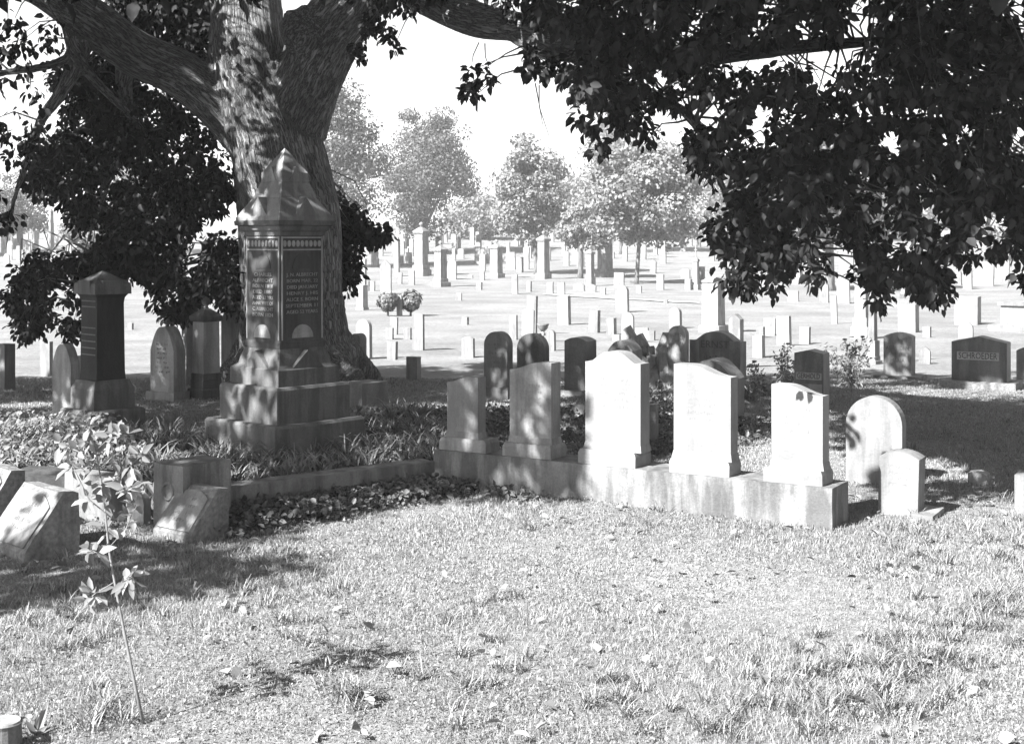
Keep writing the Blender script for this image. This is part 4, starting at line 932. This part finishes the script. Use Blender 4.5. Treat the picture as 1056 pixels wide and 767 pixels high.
# two clipped bushes
for (cx, cy, w_, lb) in ((400, 313, 9, 'left one of two round clipped bushes flanking a white stone'), (423.5, 314, 10, 'right one of two round clipped bushes flanking a white stone')):
    D = gd(cx, 326); k = D / F; e = empty('clipped_bush', ((cx - CX) * k, D, g((cx - CX) * k, D))); tag(e, lb, 'bush', 'pair of clipped bushes')
    n = 2600; u = norm(rng.normal(size=(n, 3))); rr_ = (.45 + 1.05 * vnoise(u * 2.6 + 20 + cx))[:, None] * (1 + .25 * np.clip(u[:, 2:3], -1, .6)); C = u * np.array([w_ * k, w_ * k, 9 * k]) * rr_ * rng.uniform(.6, 1.05, (n, 1)) + np.array([0, 0, 13.5 * k]); V, Q, T = leaves(C, norm(np.cross(u, rng.normal(size=(n, 3)))), u, rng.uniform(.08, .2, n), np.full(n, .05))
    link('foliage', np_mesh('foliage', V, Q, T), M['hedge'], e)
    mb = MB().tube([(0, 0, -.1), (0, 0, 6 * k)], [.05, .04], 6)
    for q in range(6): a = q; mb.tube([(0, 0, 4 * k), (.5 * w_ * k * math.cos(a), .5 * w_ * k * math.sin(a), 13 * k)], [.03, .01], 5)
    link('stem', mb.mesh('stem'), M['twig'], e)

# ---------------------------------------------------------------- grass, clover, leaf litter
def blades(n, dlo, dhi, hlo, hhi, wd, p, exclude=None):
    # density falls with distance
    u = rng.random(n); d = (dlo ** p + u * (dhi ** p - dlo ** p)) ** (1 / p); x = (rng.random(n) - .5) * (.80 * d + 1.6)
    return x, d
def grass(name, n, dlo, dhi, p, hlo, hhi, w0, mat, lean=1.0):
    x, d = blades(n, dlo, dhi, 0, 0, 0, p); z = gnp(x, d)
    patch = vnoise(np.stack([x * 1.7 + 60, d * 1.7, 0 * x + 2], 1)); patch2 = vnoise(np.stack([x * .5 + 60, d * .5, 0 * x + 8], 1))
    h = rng.uniform(hlo, hhi, n) * (.6 + .9 * patch); w = w0 * (d / 7) ** .75 * rng.uniform(.7, 1.3, n)
    a = rng.uniform(0, 2 * np.pi, n); ln = rng.uniform(.2, 1.3, n) * lean
    dr = np.stack([np.cos(a), np.sin(a), 0 * a], 1); b_ = rng.uniform(0, 2 * np.pi, n); sd_ = np.stack([np.cos(b_), np.sin(b_), 0 * b_], 1)
    base = np.stack([x, d, z - .005], 1); H_ = h[:, None]; mid = base + dr * H_ * ln[:, None] * .35 + np.array([0, 0, 1]) * H_ * .62; tip = base + dr * H_ * ln[:, None] + np.array([0, 0, 1]) * H_ * np.maximum(.35, 1 - .35 * ln[:, None])
    W = w[:, None] * sd_
    V = np.stack([base - W, base + W, mid + W * .8, mid - W * .8, tip + W * .15, tip - W * .15], 1).reshape(-1, 3)
    k = np.arange(n)[:, None] * 6; Q = np.concatenate([k + np.array([[0, 1, 2, 3]]), k + np.array([[3, 2, 4, 5]])], 0)
    T = np.clip(.34 + .40 * patch2 + rng.normal(size=n) * .18, 0, 1); return np_mesh(name, V, Q, np.repeat(T, 6))
tag(link('grass', grass('grass', 480000, 4.9, 21, .55, .016, .042, .0019, M['grass']), M['grass']), 'short pale sunlit grass of the lawn', 'grass', kind='stuff')
n = 2600; x = rng.uniform(-2, 3.5, n); 
def tufts(name, cs, nb, hlo, hhi, w, lean, mat, segs=4, tone=(.3, 1)):
    """arching strap leaves round each centre (x,y)"""
    n = len(cs) * nb; c = np.repeat(np.array(cs), nb, 0); c = c + rng.normal(size=(n, 2)) * .02; z = gnp(c[:, 0], c[:, 1])
    a = rng.uniform(0, 2 * np.pi, n); dr = np.stack([np.cos(a), np.sin(a), 0 * a], 1); sd_ = np.stack([-np.sin(a), np.cos(a), 0 * a], 1)
    h = rng.uniform(hlo, hhi, n)[:, None]; l = rng.uniform(.3, 1.0, n)[:, None] * lean; rows = []
    for s in range(segs + 1):
        t = s / segs; p = np.concatenate([c, z[:, None] - .01], 1) + dr * h * l * t ** 1.3 * 1.3 + np.array([0, 0, 1]) * h * (np.sin(t * 2.0 * np.clip(l, .4, 1.3)) / np.sin(2.0 * np.clip(l, .4, .78)) * .9)
        ww = w * (1 - t ** 2.2) + .0008; rows += [p - sd_ * ww, p + sd_ * ww]
    V = np.stack(rows, 1).reshape(-1, 3); m_ = 2 * (segs + 1); k = np.arange(n)[:, None] * m_
    Q = np.concatenate([k + np.array([[2 * s, 2 * s + 1, 2 * s + 3, 2 * s + 2]]) for s in range(segs)], 0); T = rng.uniform(tone[0], tone[1], n)
    return np_mesh(name, V, Q, np.repeat(T, m_))
# scattered longer tufts in the lawn
cs = []
for px, py, r, n in ((930, 690, 70, 60), (1000, 640, 60, 35), (860, 720, 60, 30), (360, 722, 16, 10), (760, 740, 60, 18), (650, 735, 50, 10), (1030, 560, 40, 20), (120, 735, 30, 10), (500, 690, 200, 22), (950, 560, 60, 18), (990, 470, 60, 26), (700, 480, 120, 20), (60, 640, 80, 24), (250, 610, 90, 22)):
    for _ in range(n):
        a, b_ = px + random.gauss(0, r * .6), py + random.gauss(0, r * .35)
        if b_ > 430: d = gd(a, b_); cs.append(((a - CX) / F * d, d))
tag(link('grass_tufts', tufts('grass_tufts', cs, 26, .04, .11, .0022, 1.0, M['grass'], tone=(0, .8)), M['grass']), 'longer tufts of grass scattered through the lawn', 'grass', kind='stuff')
def litter(name, n, dlo, dhi, p, smin, smax, mat, zlo=.0, zhi=.03, flat=1.6, filt=None):
    u = rng.random(n); d = (dlo ** p + u * (dhi ** p - dlo ** p)) ** (1 / p); x = (rng.random(n) - .5) * (.80 * d + 1.2)
    if filt is not None: k = filt(x, d); x, d = x[k], d[k]
    n = len(x); C = np.stack([x, d, gnp(x, d) + rng.uniform(zlo, zhi, n)], 1); L = rng.uniform(smin, smax, n)
    Nn = norm(rng.normal(size=(n, 3)) * .6 + np.array([0, 0, flat])); A = norm(np.cross(Nn, rng.normal(size=(n, 3))))
    V, Q, T = leaves(C, A, Nn, L, L * rng.uniform(.25, .42, n), rng.uniform(-.2, .6, (n, 1))); return np_mesh(name, V, Q, T)
def clov(x, d): return vnoise(np.stack([x * 1.1 + 20, d * 1.1, 0 * x + 31], 1)) + .25 * (x < -.8) * (d < 7) > .52
tag(link('clover', litter('clover', 80000, 4.9, 16, .4, .007, .018, M['clover'], .005, .035, 1.0, clov), M['clover']), 'low broad leaved clover and weeds spread through the lawn', 'ground cover', kind='stuff')
tag(link('leaf_litter', litter('leaf_litter', 650, 4.9, 16, .6, .03, .075, M['litter'], .02, .05, 1.5), M['litter']), 'curled dry fallen leaves strewn over the lawn', 'fallen leaves', kind='stuff')

# planted bed and creeping ivy
def in_img(P, n):
    xs = [p[0] for p in P]; ys = [p[1] for p in P]; gp = [((a - CX) / F * gd(a, b_), gd(a, b_)) for a, b_ in P]; gxs = [q_[0] for q_ in gp]; gys = [q_[1] for q_ in gp]
    out = []
    while len(out) < n:
        x = rng.uniform(min(gxs), max(gxs), 500); y = rng.uniform(min(gys), max(gys), 500); k = inpoly(x, y, gp); out += list(zip(x[k], y[k]))
    return out[:n]
BED = [(-40, 452), (60, 447), (200, 455), (360, 432), (455, 425), (470, 470), (449, 488), (240, 512), (150, 518), (60, 500), (-40, 500)]
bed = [c for c in in_img(BED, 330)]
tag(link('bed_plants', tufts('bed_plants', bed, 17, .14, .26, .008, 1.0, M['bed'], 5, (.1, 1)), M['bed']), 'mass of arching strap leaved plants filling the bed round the big monument', 'bed plants', kind='stuff')
def cover(name, pts, npp, lo, hi, zhi, mat, sp_=.08):
    c = np.repeat(np.array(pts), npp, 0); n = len(c); c = c + rng.normal(size=(n, 2)) * sp_; C = np.stack([c[:, 0], c[:, 1], gnp(c[:, 0], c[:, 1]) + rng.uniform(0, zhi, n)], 1); L = rng.uniform(lo, hi, n)
    Nn = norm(rng.normal(size=(n, 3)) * .7 + np.array([0, -.2, 1.1])); A = norm(np.cross(Nn, rng.normal(size=(n, 3)))); V, Q, T = leaves(C, A, Nn, L, L * .38, .3); return np_mesh(name, V, Q, T)
IV = [(232, 560), (340, 535), (470, 512), (560, 520), (450, 502), (330, 515), (232, 528)]
ivy = in_img(IV, 330) + in_img(BED, 1100) + in_img([(470, 470), (600, 470), (760, 470), (800, 440), (640, 425), (455, 425)], 420)
tag(link('ivy', cover('ivy', ivy, 14, .03, .06, .10, M['ivy']), M['ivy']), 'dark creeping ivy in front of and inside the kerbed bed', 'ivy', kind='stuff')
bf = in_img([(-40, 445), (110, 450), (150, 480), (130, 505), (0, 495), (-40, 495)], 110)
tag(link('garden_flowers', cover('garden_flowers', bf, 22, .03, .065, .24, M['pale_sapling'], .07), M['pale_sapling']), 'pale broad leaved garden plants in the sun at the left of the bed', 'garden plants', kind='stuff')

# tall flowering weeds behind the short plinth stone
random.seed(5)
def weed(px, yb, hpx, lb, n=7):
    D = gd(px, yb); k = D / F; x = (px - CX) * k; e = empty('tall_weed', (x, D, g(x, D))); tag(e, lb, 'weed', 'tall weeds behind the plinth row')
    mb = MB(); LC = []; 
    for i in range(n):
        a = random.uniform(0, 6.28); r = random.uniform(.1, .45); hh = hpx * k * random.uniform(.6, 1); p1 = (r * math.cos(a) * .4, r * math.sin(a) * .4, hh * .5); p2 = (r * math.cos(a), r * math.sin(a), hh)
        mb.tube([(r * .1 * math.cos(a), r * .1 * math.sin(a), -.05), p1, p2], [.007, .005, .003], 4)
        for t in np.linspace(.05, 1, 16): LC.append((p2[0] * t, p2[1] * t, hh * t))
    link('stems', mb.mesh('stems'), M['stem'], e); LC = np.array(LC); c = np.repeat(LC, 3, 0); n_ = len(c); c = c + rng.normal(size=(n_, 3)) * .03; o = rdir(n_); V, Q, T = leaves(c, o, rdir(n_, .5), rng.uniform(.04, .09, n_), rng.uniform(.006, .014, n_)); link('leaves', np_mesh('leaves', V, Q, T), M['bed'], e)
    mb = MB()
    for i in range(4):
        c = LC[random.randrange(n) * 16 + 15]; mb.lathe([(c[2], .004), (c[2] + .015, .035), (c[2] + .03, .03), (c[2] + .035, .005)], c[0], c[1], 8)
    link('flower_heads', mb.mesh('flower_heads'), M['G'], e)
for px, yb, hp, lb in ((790, 408, 34, 'thicket of fine stemmed weeds right of the gabled grey stone'), (812, 402, 46, 'tall thin flowering weed left of the dark peaked family stone'), (772, 414, 26, 'low weedy clump beside the thick arched dark headstone'), (868, 398, 42, 'thin flowering weed right of the dark peaked family stone'), (880, 400, 50, 'tallest flowering weed close to the slender obelisk foot'), (670, 420, 34, 'weedy clump growing in front of the broken stump'), (690, 424, 30, 'weedy clump under the pale grey rosette stone')): weed(px, yb, hp, lb)

# ---------------------------------------------------------------- sapling in the left foreground
D = gd(150, 746); x = (150 - CX) / F * D; e = empty('sapling', (x, D, g(x, D))); tag(e, 'thin leaning sapling with pale broad leaves in the left foreground', 'sapling')
sp_ = [at(150, 748, D), at(138, 700, D), at(122, 620, D), at(112, 565, D), at(108, 520, D + .02), at(100, 470, D), at(92, 440, D)]
sp_[0].z -= .03; base = Vector((x, D, g(x, D)))
mb = MB().tube([p - base for p in sp_], [.008, .0065, .0055, .005, .004, .003, .0015], 7)
br = [((112, 565), (130, 545), (140, 520)), ((118, 600), (98, 612), (90, 618)), ((118, 606), (132, 598), (138, 592)), ((110, 530), (92, 515), (75, 480)), ((106, 510), (125, 490), (145, 470)), ((100, 480), (80, 465), (62, 458)), ((104, 500), (130, 505), (150, 495)), ((98, 465), (115, 450), (130, 448)), ((112, 560), (100, 570), (92, 566))]
tips = []
for b_ in br:
    off = rng.uniform(-.12, .12, 3) ; off[0] = 0; P_ = [at(q_[0], q_[1], D + off[k]) - base for k, q_ in enumerate(b_)]; mb.tube(P_, [.003, .0022, .0012], 5); tips += [P_[1], P_[2], (P_[1] + P_[2]) / 2]
link('stem', mb.mesh('stem', smooth=True), M['stem'], e)
tips += [p - base for p in sp_[4:]] + [(sp_[4] + sp_[5]) / 2 - base, (sp_[5] + sp_[6]) / 2 - base, (sp_[3] + sp_[4]) / 2 - base]
tips = np.array([tuple(t) for t in tips]); w_ = np.where(tips[:, 2] > .45, 6, 2); c = np.repeat(tips, w_, 0); n = len(c); o = norm(rdir(n) + np.array([0, -.2, .1])); c = c + o * .012
V, Q, T = leaves(c, o, norm(rdir(n) * .6 + np.array([-.3, -.5, .8])), rng.uniform(.04, .08, n), rng.uniform(.011, .018, n)); link('leaves', np_mesh('leaves', V, Q, T), M['pale_sapling'], e)
# small pot-like stub and a paddle-leaved weed at the bottom left corner
D = gd(5, 772); x = (3 - CX) / F * D; e = empty('stone_stub', (x, D, g(x, D))); tag(e, 'low dark round stub with a pale flat top in the bottom left corner', 'stub')
link('body', MB().lathe([(-.05, .075), (.09, .07), (.105, .074)], n=20).mesh('body', smooth=False), M['D'], e); link('top', MB().lathe([(.104, .070), (.112, .066)], n=20).mesh('top'), M['L'], e)
D = gd(38, 758); x = (38 - CX) / F * D; base = np.array([x, D, g(x, D)]); n = 5
A = np.array([(.25, .1, .9), (-.4, -.2, .7), (.5, -.3, .5), (-.1, .4, .8), (.7, .2, .4)]); V, Q, T = leaves(np.tile(base, (n, 1)), A, np.tile([.1, -.8, .4], (n, 1)), np.array([.14, .08, .07, .09, .06]), np.array([.016, .012, .012, .013, .01]))
tag(link('plantain', np_mesh('plantain', V, Q, T), M['bed']), 'small dark paddle leaved weed beside the round stub', 'weed')

# ---------------------------------------------------------------- haze
hm, nt, b = newmat('haze'); nt.nodes.remove(b); pv = nt.nodes.new('ShaderNodeVolumePrincipled'); pv.inputs['Color'].default_value = (1, 1, 1, 1); pv.inputs['Density'].default_value = .0006
nt.links.new(pv.outputs[0], nt.nodes['Material Output'].inputs['Volume'])
tag(link('haze', MB().box(-1000, 1000, -80, 2100, -3.5, 32).mesh('haze'), hm), 'bright summer haze over the cemetery', 'haze', kind='stuff')
